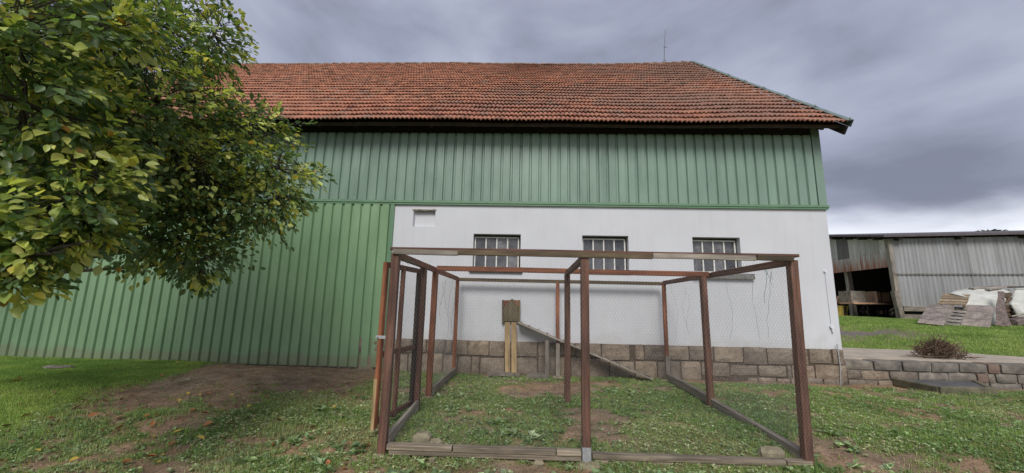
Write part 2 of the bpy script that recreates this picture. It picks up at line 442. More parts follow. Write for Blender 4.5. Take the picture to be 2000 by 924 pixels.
def masks(x, y):
    """lawn (fine short grass), weed (patchy weeds and grass), soil (bare), gravel"""
    e = (fbm(x * .8, y * .8, 21) - .5) * 1.6
    e2 = (fbm(x * 2.5, y * 2.5, 23) - .5)
    # lawn on the left bank: edge runs diagonally from the wall foot down to the frame's lower left corner
    edge = -7.15 + (9.3 - y) * .20 + e * .45
    lawn = sstep(.35, -.35, x - edge)
    back = sstep(YW + .15, YW + .5, y) * sstep(XC - .2, XC, x)
    lawn = np.maximum(lawn, back)
    bare = np.exp(-(((x + 5.1) / 2.0) ** 4 + ((y - 8.3) / 1.55) ** 4)) + .6 * np.exp(-(((x + 5.6) / 1.0) ** 2 + ((y - 6.3) / .8) ** 2)) + .05 * np.exp(-(((x + 3.9) / .8) ** 2 + ((y - 4.4) / .6) ** 2))
    bare += .3 * np.exp(-(((x - .4) / .9) ** 2 + ((y - 7.6) / .7) ** 2)) + .2 * np.exp(-(((x - .7) / .6) ** 2 + ((y - 5.9) / .7) ** 2)) + .8 * np.exp(-(((x - .1) / 1.2) ** 2 + ((y - 4.15) / .3) ** 2))
    bare += .25 * np.exp(-(((x + .7) / .45) ** 2 + ((y - 5.6) / .4) ** 2)) + .45 * np.exp(-(((x - 3.7) / .4) ** 2 + ((y - 5.0) / .8) ** 2)) + .75 * sstep(8.75, 9.05, y) * sstep(3.2, 3.8, x)
    n = fbm(x * 1.15, y * 1.5, 31, 5); n2 = fbm(x * 5, y * 6, 37, 4)
    weed = sstep(.43, .58, n * .55 + n2 * .45 + .08 - .55 * bare)
    weed = np.clip(weed, .05, 1) * (1 - np.clip(bare, 0, 1) * .85)
    weed = weed * (1 - lawn)
    gr = sstep(.28, .5, fbm(x * 1.3, y * 1.3, 57)) * np.exp(-(((x - 10.9) / 2.0) ** 4 + ((y - 14.2) / 1.2) ** 4)) * back
    lawn = lawn * (1 - np.clip(gr * 1.1, 0, 1))
    return lawn, weed, np.clip(bare, 0, 1), gr
lw, wd, br, gv = masks(GX.ravel(), GY.ravel())
me = npmesh('ground', np.stack([GX.ravel(), GY.ravel(), GZ.ravel()], -1), GF, np.stack([lw, wd, gv], -1), True)
m, t, p = mat('earth and turf'); v = coords(t, (1, 1, 1), 'World', False)
at = N(t, 'ShaderNodeAttribute', attribute_name='tint'); sp = N(t, 'ShaderNodeSeparateColor'); L(t, at.outputs['Color'], sp.inputs[0])
n = noise(t, v, 3.5, 7, .68); r = ramp(t, [(0.3, (.15, .102, .066)), (0.5, (.28, .195, .13)), (0.72, (.42, .31, .215))]); L(t, n, r.inputs[0])
nb = noise(t, v, .6, 3, .5); rb = ramp(t, [(0.4, (.90, .92, .95)), (0.62, (1.12, .98, .90))]); L(t, nb, rb.inputs[0])
soil = mixc(t, 1, r.outputs[0], rb.outputs[0], 'MULTIPLY')
nf = noise(t, v, 42, 5, .7); rf = ramp(t, [(0.32, .42), (0.68, 1.45)]); L(t, nf, rf.inputs[0]); soil = mixc(t, 1, soil, rf.outputs[0], 'MULTIPLY')
ng = noise(t, v, 11, 5, .65); rg = ramp(t, [(0.3, (.050, .075, .022)), (0.55, (.105, .145, .042)), (0.75, (.17, .20, .07))]); L(t, ng, rg.inputs[0])
wm = N(t, 'ShaderNodeMath', operation='MULTIPLY'); L(t, sp.outputs[1], wm.inputs[0]); wm.inputs[1].default_value = .55
c = mixc(t, wm.outputs[0], soil, rg.outputs[0])
vl = coords(t, (1, 1, 1), 'World', False); nl = noise(t, vl, .9, 4, .6); rl = ramp(t, [(0.3, (.125, .170, .045)), (0.7, (.20, .245, .07))]); L(t, nl, rl.inputs[0])
lawnc = mixc(t, 1, rl.outputs[0], rf.outputs[0], 'MULTIPLY')
c = mixc(t, sp.outputs[0], c, lawnc)
gn = N(t, 'ShaderNodeTexVoronoi'); gn.inputs['Scale'].default_value = 28; L(t, v, gn.inputs['Vector']); rgv = ramp(t, [(0, (.22, .20, .175)), (1, (.10, .09, .08))]); L(t, gn.outputs['Distance'], rgv.inputs[0])
c = mixc(t, sp.outputs[2], c, rgv.outputs[0])
L(t, c, p.inputs['Base Color']); p.inputs['Roughness'].default_value = .95; p.inputs['Specular IOR Level'].default_value = .2
nbm = noise(t, v, 26, 6, .7); bump(t, p, nbm, .8, .03); M['ground'] = m
tag(link('ground', me, m), kind='structure')

# ------------------------------------------------------------------ barn
barn = empty('barn', (0, YW, 0), 'long barn with red tiled roof, green metal cladding and white rendered wall', 'barn')
XL = -15.0
ZB = 3.95                                   # level of the drip flashing
# white wall with window openings and niche
wins = []
for a, b in (((925, 457), (1016, 526)), ((1137, 459), (1229, 529)), ((1352, 463), (1450, 534))):
    p0, p1 = atY(*a, YW), atY(*b, YW); wins.append((p0.x, p1.x, 2.36, 3.2))
n0, n1_ = atY(808, 409, YW), atY(849, 443, YW)
niche = (n0.x, n1_.x, n1_.z, n0.z)
XWL = -3.24
ops = [(w, .22, False) for w in wins] + [(niche, .10, True)]
xs = sorted({XWL, XC} | {q for o, _, _ in ops for q in o[:2]}); zs = sorted({.70, ZB + .03} | {q for o, _, _ in ops for q in o[2:]})
b = MB()
for i in range(len(xs) - 1):
    for j in range(len(zs) - 1):
        cx, cz = (xs[i] + xs[i + 1]) / 2, (zs[j] + zs[j + 1]) / 2
        if any(o[0] < cx < o[1] and o[2] < cz < o[3] for o, _, _ in ops): continue
        b.add([(xs[i], YW, zs[j]), (xs[i + 1], YW, zs[j]), (xs[i + 1], YW, zs[j + 1]), (xs[i], YW, zs[j + 1])], [(0, 1, 2, 3)])
for (x0, x1, z0, z1), d, closed in ops:
    y = YW + d; e = .0 if not closed else .02
    b.add([(x0, YW, z0), (x1, YW, z0), (x1, YW, z1), (x0, YW, z1), (x0 + e, y, z0 + e), (x1 - e, y, z0 + e), (x1 - e, y, z1 - e), (x0 + e, y, z1 - e)],
          [(0, 4, 5, 1), (1, 5, 6, 2), (2, 6, 7, 3), (3, 7, 4, 0)] + ([(4, 7, 6, 5)] if closed else []))
b.build('wall', M['render'], barn)
b = MB()
rag = [(niche[0] - .03 + i * (niche[1] - niche[0] + .05) / 14, niche[3] + random.uniform(-.004, .022)) for i in range(15)]
for (xa, za), (xb, zb) in zip(rag, rag[1:]):
    b.box((xa, YW - .008, niche[3] - .022 - random.uniform(0, .012)), (xb + .001, YW + .08, (za + zb) / 2))
b.build('niche_lintel', M['concrete'], barn)
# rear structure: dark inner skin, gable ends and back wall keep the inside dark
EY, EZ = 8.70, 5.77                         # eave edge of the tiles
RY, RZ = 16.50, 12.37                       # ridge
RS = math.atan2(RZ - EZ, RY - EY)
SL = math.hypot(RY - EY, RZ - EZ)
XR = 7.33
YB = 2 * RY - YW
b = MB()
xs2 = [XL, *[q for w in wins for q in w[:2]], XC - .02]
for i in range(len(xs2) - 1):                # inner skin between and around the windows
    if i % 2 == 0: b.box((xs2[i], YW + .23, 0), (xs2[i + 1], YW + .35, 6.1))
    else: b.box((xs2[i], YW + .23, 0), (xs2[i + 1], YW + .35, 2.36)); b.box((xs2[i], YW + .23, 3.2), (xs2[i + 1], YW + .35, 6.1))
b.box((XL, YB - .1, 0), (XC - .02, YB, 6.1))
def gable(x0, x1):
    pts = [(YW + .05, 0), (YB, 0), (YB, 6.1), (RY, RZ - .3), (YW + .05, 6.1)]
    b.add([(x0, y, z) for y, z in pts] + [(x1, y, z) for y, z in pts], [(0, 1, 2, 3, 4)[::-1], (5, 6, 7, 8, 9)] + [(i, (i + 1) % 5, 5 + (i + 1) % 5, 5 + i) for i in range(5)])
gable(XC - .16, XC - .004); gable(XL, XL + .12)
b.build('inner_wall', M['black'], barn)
# windows
M['winsill'] = simple('grey stone sill', (.17, .165, .155), .9, 12, .35, .3)
for k, (x0, x1, z0, z1) in enumerate(wins):
    y = YW + .17
    wf = MB(); w_ = x1 - x0; fr = .03
    wf.box((x0, y, z1 - .055), (x1, y + .05, z1)); wf.box((x0, y, z0), (x1, y + .05, z0 + fr))
    wf.box((x0, y + .001, z0 + fr), (x0 + fr, y + .05, z1 - .055)); wf.box((x1 - fr, y + .001, z0 + fr), (x1, y + .05, z1 - .055))
    win = wf.build('window', M['darkwood'], barn, (x0, y, z0))
    xa, xb, za, zb = x0 + fr, x1 - fr - .025, z0 + fr, z1 - .065
    for i in range(5):
        xm = xa + (xb - xa) * i / 4
        MB().box((xm - .015, y - .030, za), (xm + .015, y + .02, zb)).build('muntin', M['windowmetal'], win)
    zm = za + (zb - za) * .5
    for zq in (za, zm, zb):
        MB().box((xa - .011, y - .033, zq - .014), (xb + .011, y + .018, zq + .014)).build('transom', M['windowmetal'], win)
    for i in range(4):
        for j in range(2):
            px0, px1 = xa + (xb - xa) * i / 4 + .006, xa + (xb - xa) * (i + 1) / 4 - .006
            pz0, pz1 = (za, zm) if j == 0 else (zm, zb)
            tlt = random.uniform(-.006, .006); tl2 = random.uniform(-.006, .006)
            MB().add([(px0, y + .004 + tlt, pz0), (px1, y + .004 - tlt, pz0), (px1, y + .004 - tlt + tl2, pz1), (px0, y + .004 + tlt + tl2, pz1),
                      (px0, y + .008 + tlt, pz0), (px1, y + .008 - tlt, pz0), (px1, y + .008 - tlt + tl2, pz1), (px0, y + .008 + tlt + tl2, pz1)],
                     [(0, 1, 2, 3), (7, 6, 5, 4), (0, 4, 5, 1), (1, 5, 6, 2), (2, 6, 7, 3), (3, 7, 4, 0)]).build('pane', M['glass'], win)
    if k == 2:
        MB().box((x0 - .05, YW - .085, z0 - .135), (x1 + .23, YW + .16, z0 - .012)).build('sill', M['winsill'], win)
    elif k == 0:
        MB().box((x0 - .07, YW - .05, z0 - .09), (x1 + .05, YW + .16, z0 - .012)).build('sill', M['darkwood'], win)
    else:
        MB().box((x0 - .02, YW - .03, z0 - .07), (x1 + .02, YW + .16, z0 - .012)).build('sill', M['winsill'], win)
# things seen dimly behind the middle window's panes: pale sacks on a shelf
sk_ = MB()
# cladding panels: wide proud flats, narrow recessed channels
PITCH = .2345
def clad(x0, npitch, z0, z1, ybase, name, parent, material, x_end=None):
    prof = []
    for i in range(npitch):
        s = i * PITCH
        prof += [(s, 0), (s + .020, 0), (s + .040, -.045), (s + .088, -.045), (s + .1, -.0425), (s + .152, -.0425), (s + .164, -.045), (s + .2005, -.045), (s + .2205, 0)]
    prof.append((npitch * PITCH + .0, 0))
    if x_end is not None:
        prof = [q for q in prof if x0 + q[0] <= x_end]
    vs = []; n = len(prof)
    wob = [random.uniform(-.0015, .0015) for _ in prof]
    for z in (z0, z1):
        vs += [(x0 + px, ybase + py + w, z) for (px, py), w in zip(prof, wob)]
    vs += [(x0 + px, ybase + .006, z0) for px, py in prof]
    fs = [(i, i + 1, n + i + 1, n + i) for i in range(n - 1)] + [(2 * n + i, 2 * n + i + 1, i + 1, i) for i in range(n - 1)]
    b = MB().add(vs, fs)
    o = b.build(name, material, parent, (x0, ybase, z0))
    sc = MB()
    return o
x = 6.87
i = 0
while x > XL + 1:
    x -= PITCH * 5
    clad(x, 5, ZB + .045, 5.74, YW - .012 - (.0012 if i % 2 else 0), 'cladding_panel', barn, M['greenup']); i += 1  # top edge kept low so the painted eave shade shows above
x = -3.325
while x > XL + 1:
    x -= PITCH * 5
    clad(x, 5, .06 if x > -8.5 else .02, ZB - .06, YW - .006 - (.0012 if i % 2 else 0), 'cladding_panel', barn, M['green']); i += 1
# screw heads on the upper cladding
scr = MB()
x = 6.87 - PITCH * 5 * 9
for c_ in range(10):
    for zq in (4.25, 4.75, 5.3):
        xq = x + c_ * PITCH * 5 - .11
        scr.tube([(xq, YW - .056, zq), (xq, YW - .064, zq)], .008, 6)
tag(scr.build('screw', M['galv'], barn), kind='stuff')
# trims
b = MB().box((XL, YW - .052, ZB - .055), (XC + .03, YW + .02, ZB - .012)); b.box((XL, YW - .070, ZB - .012), (XC + .045, YW + .02, ZB + .04)); b.build('drip_flashing', M['greentrim'], barn)
b = MB().box((-3.325, YW - .046, .05), (-3.225, YW + .02, ZB - .056)); b.build('edge_trim', M['greentrim'], barn)
b = MB().box((6.875, YW - .05, ZB + .041), (XC + .012, YW + .03, 6.15)); b.box((XC - .003, YW + .03, ZB + .041), (XC + .012, YW + .25, 6.15)); b.build('corner_trim', M['greenup'], barn)
b = MB().box((XL, YW + .0, -.4), (-3.24, YW + .2, .1)); b.build('footing', M['concrete'], barn)
b = MB().box((XC - .003, YW + .26, ZB), (XC + .02, YB, 6.15)); b.build('gable_cladding', M['green'], barn)
b = MB().box((XC - .003, YW + .001, -.3), (XC + .0, YB, ZB)); b.build('gable_wall', M['render'], barn)

# plinth of squared sandstone
plinth = MB().box((-3.3, YW + .0, -.5), (XC - .01, YW + .2, .705)).build('plinth', M['mortar'], barn)
def U5(u): return 780 + u / 4.348
def U6(u): return 1240 + u / 4.545
top = [(-350, -255), (-248, -110), (-104, 0), (4, 97), (103, 226), (232, 285), (290, 392), (397, 449), (455, 580), (586, 760), (766, 893), (898, 1172), (1178, 1338), (1344, 1498), (1503, 1711), (1717, 1955)]
top = [(U5(a), U5(c)) for a, c in top] + [(U6(a), U6(c)) for a, c in [(0, 80), (88, 286), (292, 474), (480, 692), (700, 955), (961, 1165), (1171, 1530), (1543, 1736), (1745, 1852)]]
bot = [(-350, -220), (-214, -90), (-84, 66), (72, 160), (166, 262), (268, 364), (370, 488), (494, 606), (613, 677), (685, 893), (898, 1172), (1180, 1340), (1346, 1452), (1458, 1556), (1562, 1782), (1790, 1996)]
bot = [(U5(a), U5(c)) for a, c in bot] + [(U6(a), U6(c)) for a, c in [(4, 198), (204, 314), (319, 410), (416, 588), (594, 686), (691, 841), (847, 1089), (1096, 1344), (1350, 1392), (1396, 1596), (1602, 1880)]]
def stone(x0, x1, z0, z1, y, parent, name='stone', material=None, depth=.16, relief=.03, nx=6, nz=4):
    vs = []; fs = []
    g = .006
    x0, x1, z0, z1 = x0 + g, x1 - g, z0 + g, z1 - g
    jit = lambda a: random.uniform(-a, a)
    cs = [(x0 + jit(.008), z0 + jit(.01)), (x1 + jit(.008), z0 + jit(.01)), (x1 + jit(.008), z1 + jit(.008)), (x0 + jit(.008), z1 + jit(.008))]
    yo = y + jit(.010)
    for j in range(nz + 1):
        for i in range(nx + 1):
            u, w = i / nx, j / nz
            ax = cs[0][0] * (1 - u) + cs[1][0] * u; bx_ = cs[3][0] * (1 - u) + cs[2][0] * u
            az = cs[0][1] * (1 - u) + cs[1][1] * u; bz = cs[3][1] * (1 - u) + cs[2][1] * u
            X = ax * (1 - w) + bx_ * w; Z = az * (1 - w) + bz * w
            ed = min(i, nx - i) == 0 or min(j, nz - j) == 0
            corner = min(i, nx - i) == 0 and min(j, nz - j) == 0
            dy = .010 if ed else -abs(jit(relief)) * .6
            if corner:
                dy = .016; X += (.006 if i == 0 else -.006); Z += (.006 if j == 0 else -.006)
            vs.append((X + (0 if corner else jit(.004)), yo + dy, Z + (0 if corner else jit(.004))))
    W_ = nx + 1
    for j in range(nz):
        for i in range(nx): fs.append((j * W_ + i, j * W_ + i + 1, (j + 1) * W_ + i + 1, (j + 1) * W_ + i))
    rim = [i for i in range(W_)] + [j * W_ + nx for j in range(1, nz + 1)] + [nz * W_ + i for i in range(nx - 1, -1, -1)] + [j * W_ for j in range(nz - 1, 0, -1)]
    o_ = len(vs)
    for k in rim: vs.append((vs[k][0], y + depth, vs[k][2]))
    for k in range(len(rim)):
        k2 = (k + 1) % len(rim); fs.append((rim[k], o_ + k, o_ + k2, rim[k2]))
    return MB().add(vs, fs).build(name, material or M['stone'], parent, ((x0 + x1) / 2, y, (z0 + z1) / 2), False)
PY = YW - .035
zsplit = lambda x: .385 + .03 * math.sin(x * 2.1) - (.02 if x > 3 else 0)
for k, (a, c) in enumerate(top):
    xa, xb = atY(a, 670, PY).x, atY(c, 670, PY).x; zm = zsplit((xa + xb) / 2) + random.uniform(-.012, .02)
    xb = min(xb, XC)
    stone(xa, xb, zm, .715 + random.uniform(-.006, .006), PY, plinth)
for k, (a, c) in enumerate(bot):
    xa, xb = atY(a, 715, PY).x, atY(c, 715, PY).x; zm = zsplit((xa + xb) / 2) - .012 + random.uniform(-.014, .004)
    lo = -.10 if xa < 3.8 else .07 + random.uniform(-.02, .03)
    stone(xa, min(xb, XC + .12), lo, zm, PY + random.uniform(-.004, .01), plinth)
for a, c in ((1000, 1090), (1095, 1260), (1266, 1380), (1384, 1500), (1508, 1672), (1680, 1890)):
    xa, xb = atY(U6(a), 742, PY).x, atY(U6(c), 742, PY).x
    stone(xa, min(xb, XC + .1), -.14, .075 + random.uniform(-.015, .015), PY - .01, plinth, relief=.05)
for a, c in ((1592, 1742),):
    xa, xb = atY(U6(a), 700, PY).x, atY(U6(c), 700, PY).x

# roof deck, rafters, tiles
def rpt(x, v, h=0.0):
    """point on the front roof slope: v metres up from the eave, h above it"""
    return Vector((x, EY + v * math.cos(RS) - h * math.sin(RS), EZ + v * math.sin(RS) + h * math.cos(RS)))
def sag(x, v):
    return (float(fbm(np.array(x * .33), np.array(v * .2), 41, 2)) - .5) * .09 - .03 * math.sin((x + 2) * .4) * (v / SL) + (.05 * max(0, (x - 5.7) / 1.6) ** 2) * (v / SL)
b = MB()
nq = 24
for s_ in (1, -1):
    vs = []
    for i in range(nq + 1):
        xq = XL + (XR - .03 - XL) * i / nq
        for vq in (0.12, SL * .35, SL * .7, SL):
            pq = rpt(xq, vq, -.06 + sag(xq, vq)); pr_ = rpt(xq, vq, -.14 + sag(xq, vq) * .5)
            if s_ < 0: pq.y = 2 * RY - pq.y; pr_.y = 2 * RY - pr_.y
            vs += [pq, pr_]
    fs = []
    for i in range(nq):
        for j in range(3):
            a = i * 8 + j * 2; c = a + 8
            fs += [(a, c, c + 2, a + 2), (a + 1, a + 3, c + 3, c + 1)]
        fs += [(i * 8, i * 8 + 1, i * 8 + 9, i * 8 + 8)]
    fs += [(nq * 8 + 2 * j, nq * 8 + 2 * j + 1, nq * 8 + 2 * j + 3, nq * 8 + 2 * j + 2) for j in range(3)]
    b.add(vs, fs)
roof = b.build('roof', M['darkwood'], barn)
x = XR - .25
while x > XL:
    pa, pb = rpt(x, .42, -.20), rpt(x, 1.4, -.20)
    beam('rafter', pa, pb, .09, .11, M['darkwood'], roof); x -= .95
beam('purlin', Vector((XC - .3, YW + .35, 6.20)), Vector((XR - .1, YW + .35, 6.20)), .16, .18, M['darkwood'], roof)
b = MB().box((XL, YW - .03, 6.02), (XC + .28, YW + .12, 6.22)); b.box((XL, YW - .005, 5.64), (XC - .02, YW + .1, 6.02)); b.build('wall_plate_eave_shade', M['black'], roof)  # wall plate plus a near-black strip standing in for the shade under the eave
TW, NR = .212, 24
PR = SL / NR
def tile_geo():
    prof = [(-TW / 2 - .006 + (TW + .012) * i / 8, .040 * abs(math.sin(2 * math.pi * i / 8)) ** .8) for i in range(9)]
    vs = [(x, -.035, z + .060) for x, z in prof] + [(x, PR + .03, z + .002) for x, z in prof] + [(x, -.033, z + .036) for x, z in prof]
    fs = [(i, i + 1, 10 + i, 9 + i) for i in range(8)] + [(18 + i, 19 + i, i + 1, i) for i in range(8)]
    return vs, fs
tv, tf = tile_geo()
tme = mesh('tile', tv, tf); tme.materials.append(M['tile'])
ncol = int((XR - .06 - XL) / TW)
TV = np.array(tv); TF = np.array(tf)
Rm = np.array([[1, 0, 0], [0, math.cos(RS), -math.sin(RS)], [0, math.sin(RS), math.cos(RS)]])
bigV = []; bigF = []; bigR = []; cnt = 0
roffs = wloc(roof)
for r_ in range(NR):
    shift = random.uniform(-.012, .012)
    for c_ in range(ncol):
        xq = XR - .06 - TW * (c_ + .5) + shift
        v0 = r_ * PR
        h = sag(xq, v0) + random.uniform(-.004, .006)
        slip = random.gauss(0, .006) - (.05 if random.random() < .004 else 0)
        if r_ == 0: slip += .035 * (float(fbm(np.array(xq * .7), np.array(0.3), 77, 2)) - .5)
        pos = rpt(xq, v0 + slip, h)
        rot = random.gauss(0, .012)
        if r_ < 5 and c_ < 60:
            o = bpy.data.objects.new('tile', tme); COL.objects.link(o); o.parent = roof
            o.location = pos - roffs; o.rotation_euler = (RS, random.gauss(0, .012), rot); cnt += 1
        else:
            cz, sz = math.cos(rot), math.sin(rot); tl = random.gauss(0, .012)
            P = TV @ np.array([[cz, -sz, 0], [sz, cz, 0], [tl, 0, 1]]).T
            P = P @ Rm.T + np.array(pos - roffs)
            bigF.append(TF + len(bigV) * len(tv)); bigV.append(P); bigR.append(np.full(len(tv), random.random()))
        # back slope, seen from nowhere near: only the deck
me = npmesh('tile_field', np.concatenate(bigV), np.concatenate(bigF), rnd=np.concatenate(bigR))
o = link('tile_field', me, M['tilefield'], roof); tag(o, kind='stuff')
# ridge tiles
def ridge_geo():
    vs = []
    for k, (xq, rr) in enumerate(((-.02, .125), (.02, .128), (.46, .105))):
        for i in range(6):
            a = math.pi * i / 5; vs.append((xq, -math.cos(a) * rr * 1.1, math.sin(a) * rr * .9 - .03))
    fs = [(k * 6 + i, k * 6 + 6 + i, k * 6 + 7 + i, k * 6 + i + 1) for k in range(2) for i in range(5)] + [tuple(range(6))]
    return vs, fs
rme = mesh('ridge_tile', *ridge_geo()); rme.materials.append(M['ridge'])
x = XR - .46
while x > XL:
    o = bpy.data.objects.new('ridge_tile', rme); COL.objects.link(o); o.parent = roof
    q = rpt(x, SL, sag(x, SL) + .02); o.location = q - roffs; o.rotation_euler = (random.gauss(0, .03), random.gauss(.01, .025), random.gauss(0, .02)); x -= .42
# verge flashing and barge board
vg = MB(); bb = MB()
for i in range(8):
    v0, v1 = SL * i / 8 - .05, SL * (i + 1) / 8 - .03
    def sec(v, lift):
        h = sag(XR, max(v, 0))
        return [rpt(XR - .10, v, .085 + h + lift), rpt(XR + .035, v, .095 + h + lift), rpt(XR + .035, v, -.06 + h), rpt(XR + .02, v, -.06 + h), rpt(XR + .02, v, .08 + h + lift), rpt(XR - .10, v, .07 + h + lift)]
    a, c = sec(v0, .012), sec(v1, 0)
    vg.add(a + c, [(k, (k + 1) % 6, 6 + (k + 1) % 6, 6 + k) for k in range(6)] + [(5, 4, 3, 2, 1, 0), (6, 7, 8, 9, 10, 11)])
    q = rpt(XR - .03, v0 + .02, .10 + sag(XR, v0)); vg.tube([q, q + Vector((0, 0, .05))], .018, 5)
vg.build('verge_flashing', M['verge'], roof)
a = [rpt(XR - .045, v, h) for v in (-.02, SL) for h in (-.05, -.24)]
bb.add(a + [p_ + Vector((.045, 0, 0)) for p_ in a], [(0, 1, 3, 2), (4, 6, 7, 5), (0, 4, 5, 1), (2, 3, 7, 6), (0, 2, 6, 4), (1, 5, 7, 3)]); bb.build('barge_board', M['darkwood'], roof)

# lightning rod on the ridge, conductor on the wall
q = atY(1297, 124, RY); tp = atY(1299.5, 58, RY); md = atY(1297.5, 92, RY)
rod = empty('lightning_rod', q, 'thin metal lightning rod standing on the roof ridge', 'lightning rod')
MB().tube([q - Vector((0, 0, .2)), md], .014, 5).tube([md, tp], .009, 5).build('rod', M['thread'], rod)
MB().tube([md - Vector((.03, 0, 0)), md + Vector((.12, 0, 0))], .014, 5).build('clamp', M['thread'], rod)
MB().tube([q + Vector((-.05, 0, .12)), q + Vector((.09, 0, .16))], .012, 5).build('foot_bracket', M['thread'], rod)
q = atY(1612, 530, YW - .03)
cond = empty('ground_conductor', (q.x, YW - .03, 0), 'thin white wire running down the white wall near its corner into a grey rod', 'conductor wire')
z1 = atY(1625, 638, YW - .03); z2 = Vector((atY(1641, 750, YW - .06).x, YW - .06, -.05))
q1 = Vector((q.x, YW - .02, q.z)); 
MB().tube([q1, Vector((z1.x, YW - .02, z1.z))], .006, 5).build('wire', M['whitemetal'], cond)
MB().tube([q1 + Vector((0, .02, 0)), q1 + Vector((0, -.02, 0))], .028, 8).build('clamp_disc', M['whitemetal'], cond)
MB().tube([Vector((z1.x, YW + .0, z1.z)), Vector((z1.x, YW - .05, z1.z))], .045, 7).tube([Vector((z1.x, YW - .03, z1.z)), Vector((z1.x + .01, YW - .035, z1.z - .12))], .02, 6).build('junction', M['whitemetal'], cond)
MB().tube([Vector((z1.x + .04, YW - .06, atY(1636, 672, YW - .05).z)), Vector((z1.x + .045, YW - .08, .4)), z2 + Vector((0, -.01, 0))], .011, 6).build('rod', M['galv'], cond)

# ------------------------------------------------------------------ retaining wall, slab, kerbed bed
U3 = lambda u: 1500 + u / 3.254
rw = empty('retaining_wall', (XC + .1, YW, 0), 'low retaining wall of concrete and sandstone blocks running on from the barn corner', 'retaining wall')
core = MB().box((XC + .02, YW + .03, -.5), (14, YW + .30, .455)).build('core', M['darkconcrete'], rw)
RWY = YW - .02
def blocks(us, z0, z1, mats, cap=False):
    for k, (a, c) in enumerate(us):
        xa = atY(U3(a), 715, RWY).x; xb = atY(U3(c), 715, RWY).x
        stone(xa, xb, z0 + random.uniform(-.006, .006), z1 + random.uniform(-.008, .004), RWY + random.uniform(-.008, .012), rw, 'block', mats[k % len(mats)] if isinstance(mats, list) else mats, depth=.33 if cap else .1, relief=.012, nx=5, nz=3)
CC, DC, BR_, ST = M['concrete'], M['darkconcrete'], M['brick'], M['stone']
blocks([(497, 672), (678, 850), (858, 1038), (1042, 1215), (1222, 1395), (1403, 1476), (1482, 1640), (1646, 1810), (1816, 1990), (1996, 2190), (2196, 2400)], .285, .49, [CC, DC, DC, DC, DC, BR_, DC, DC, DC, DC, DC], True)
blocks([(503, 590), (594, 770), (775, 948), (952, 1138), (1142, 1318), (1323, 1391), (1396, 1440), (1445, 1575), (1580, 1720), (1726, 1900), (1906, 2100), (2106, 2400)], .09, .278, [ST, ST, ST, CC, CC, BR_, CC, DC, DC, DC, DC, DC])
blocks([(508, 690), (694, 842), (848, 1010), (1015, 1190), (1196, 1390), (1396, 1590), (1596, 1800), (1806, 2050), (2056, 2400)], -.12, .083, [ST, ST, CC, CC, DC, DC, DC, DC, DC])
# concrete slab on top
fr = [Vector((XC + .004, YW + .02 + .29, .512)), Vector((16, YW + .31, .512))]
bk = [atZ(*q, .512) for q in ((2000, 697), (1930, 693), (1880, 688), (1830, 685), (1760, 683), (1700, 681), (1652, 679))]
poly = fr + [Vector((16.5, 11.3, .512))] + bk + [Vector((XC + .004, bk[-1].y + .25, .512))]
n_ = len(poly)
MB().add([p_ for p_ in poly] + [p_ - Vector((0, 0, .3)) for p_ in poly], [tuple(range(n_))] + [(i, n_ + i, n_ + (i + 1) % n_, (i + 1) % n_) for i in range(n_)]).build('path', M['slab']).__setitem__('kind', 'structure')
# kerbed bed at the foot of the wall
A_, B_, C_, D_ = atZ(1757, 741, .13), atZ(1835, 756, .13), atZ(1940, 758, .13), Vector((9.75, YW - .03, .13))
bed = empty('kerbed_bed', B_ - Vector((0, 0, .13)), 'low dark slab bed edged with mossy concrete kerbs below the retaining wall', 'kerbed bed')
M['mossy'] = simple('mossy kerb concrete', (.115, .105, .065), .95, 6, .5, .5)
M['slate'] = simple('dark slate fill', (.085, .085, .085), .8, 4, .4, .3)
beam('kerb', (A_.x, YW - .05, .06), B_ - Vector((0, 0, .07)), .11, .16, M['mossy'], bed, ch=.015)
beam('kerb', B_ - Vector((.04, 0, .07)), C_ - Vector((0, 0, .07)), .11, .16, M['mossy'], bed, ch=.015)
beam('kerb', C_ - Vector((.0, -.05, .07)), D_ - Vector((0, 0, .07)), .11, .16, M['mossy'], bed, ch=.015)
q4 = [Vector((A_.x, YW - .04, .115)), B_ + Vector((.05, .05, -.015)), C_ + Vector((-.05, .05, -.015)), Vector((D_.x, YW - .04, .115))]
MB().add(q4 + [q_ - Vector((0, 0, .15)) for q_ in q4], [(0, 1, 2, 3), (0, 4, 5, 1), (1, 5, 6, 2), (2, 6, 7, 3), (3, 7, 4, 0)]).build('fill', M['slate'], bed)

# brush pile on the wall top
bp = atZ(1846, 702, .5)
b = MB()
for i in range(620):
    a = random.uniform(0, 2 * math.pi); rr = min(.42, abs(random.gauss(0, .20))); hh = random.uniform(0.02, .36)
    p0 = Vector((bp.x + math.cos(a) * rr * 1.2, bp.y + .12 + math.sin(a) * rr * .6, .51 + hh * max(.15, 1 - rr * 1.3)))
    a2 = a + random.gauss(0, .7); ln = random.uniform(.08, .22) * (1.1 if rr < .4 else .8); upv = random.uniform(-.05, 1.5) * (1 - min(rr, .8))
    d = Vector((math.cos(a2), math.sin(a2) * .6, upv)).normalized()
    pm = p0 + d * ln * .5 + Vector((random.gauss(0, .03), random.gauss(0, .03), random.gauss(0, .03))); pe = p0 + d * ln + Vector((random.gauss(0, .05), random.gauss(0, .05), random.gauss(.02, .05)))
    for q_ in (pm, pe): q_.z = max(q_.z, .52)
    r0 = random.uniform(.005, .014); b.tube([p0, pm, pe], [r0, r0 * .8, r0 * .35], 4, False)
for sx in (-.95, -.8, .65, .85, .95):
    b.tube([(bp.x, bp.y, .56), (bp.x + sx * .6, bp.y - .05, .56), (bp.x + sx, bp.y + random.uniform(-.1, .1), .53 + random.uniform(0, .05))], [.013, .01, .004], 4, False)
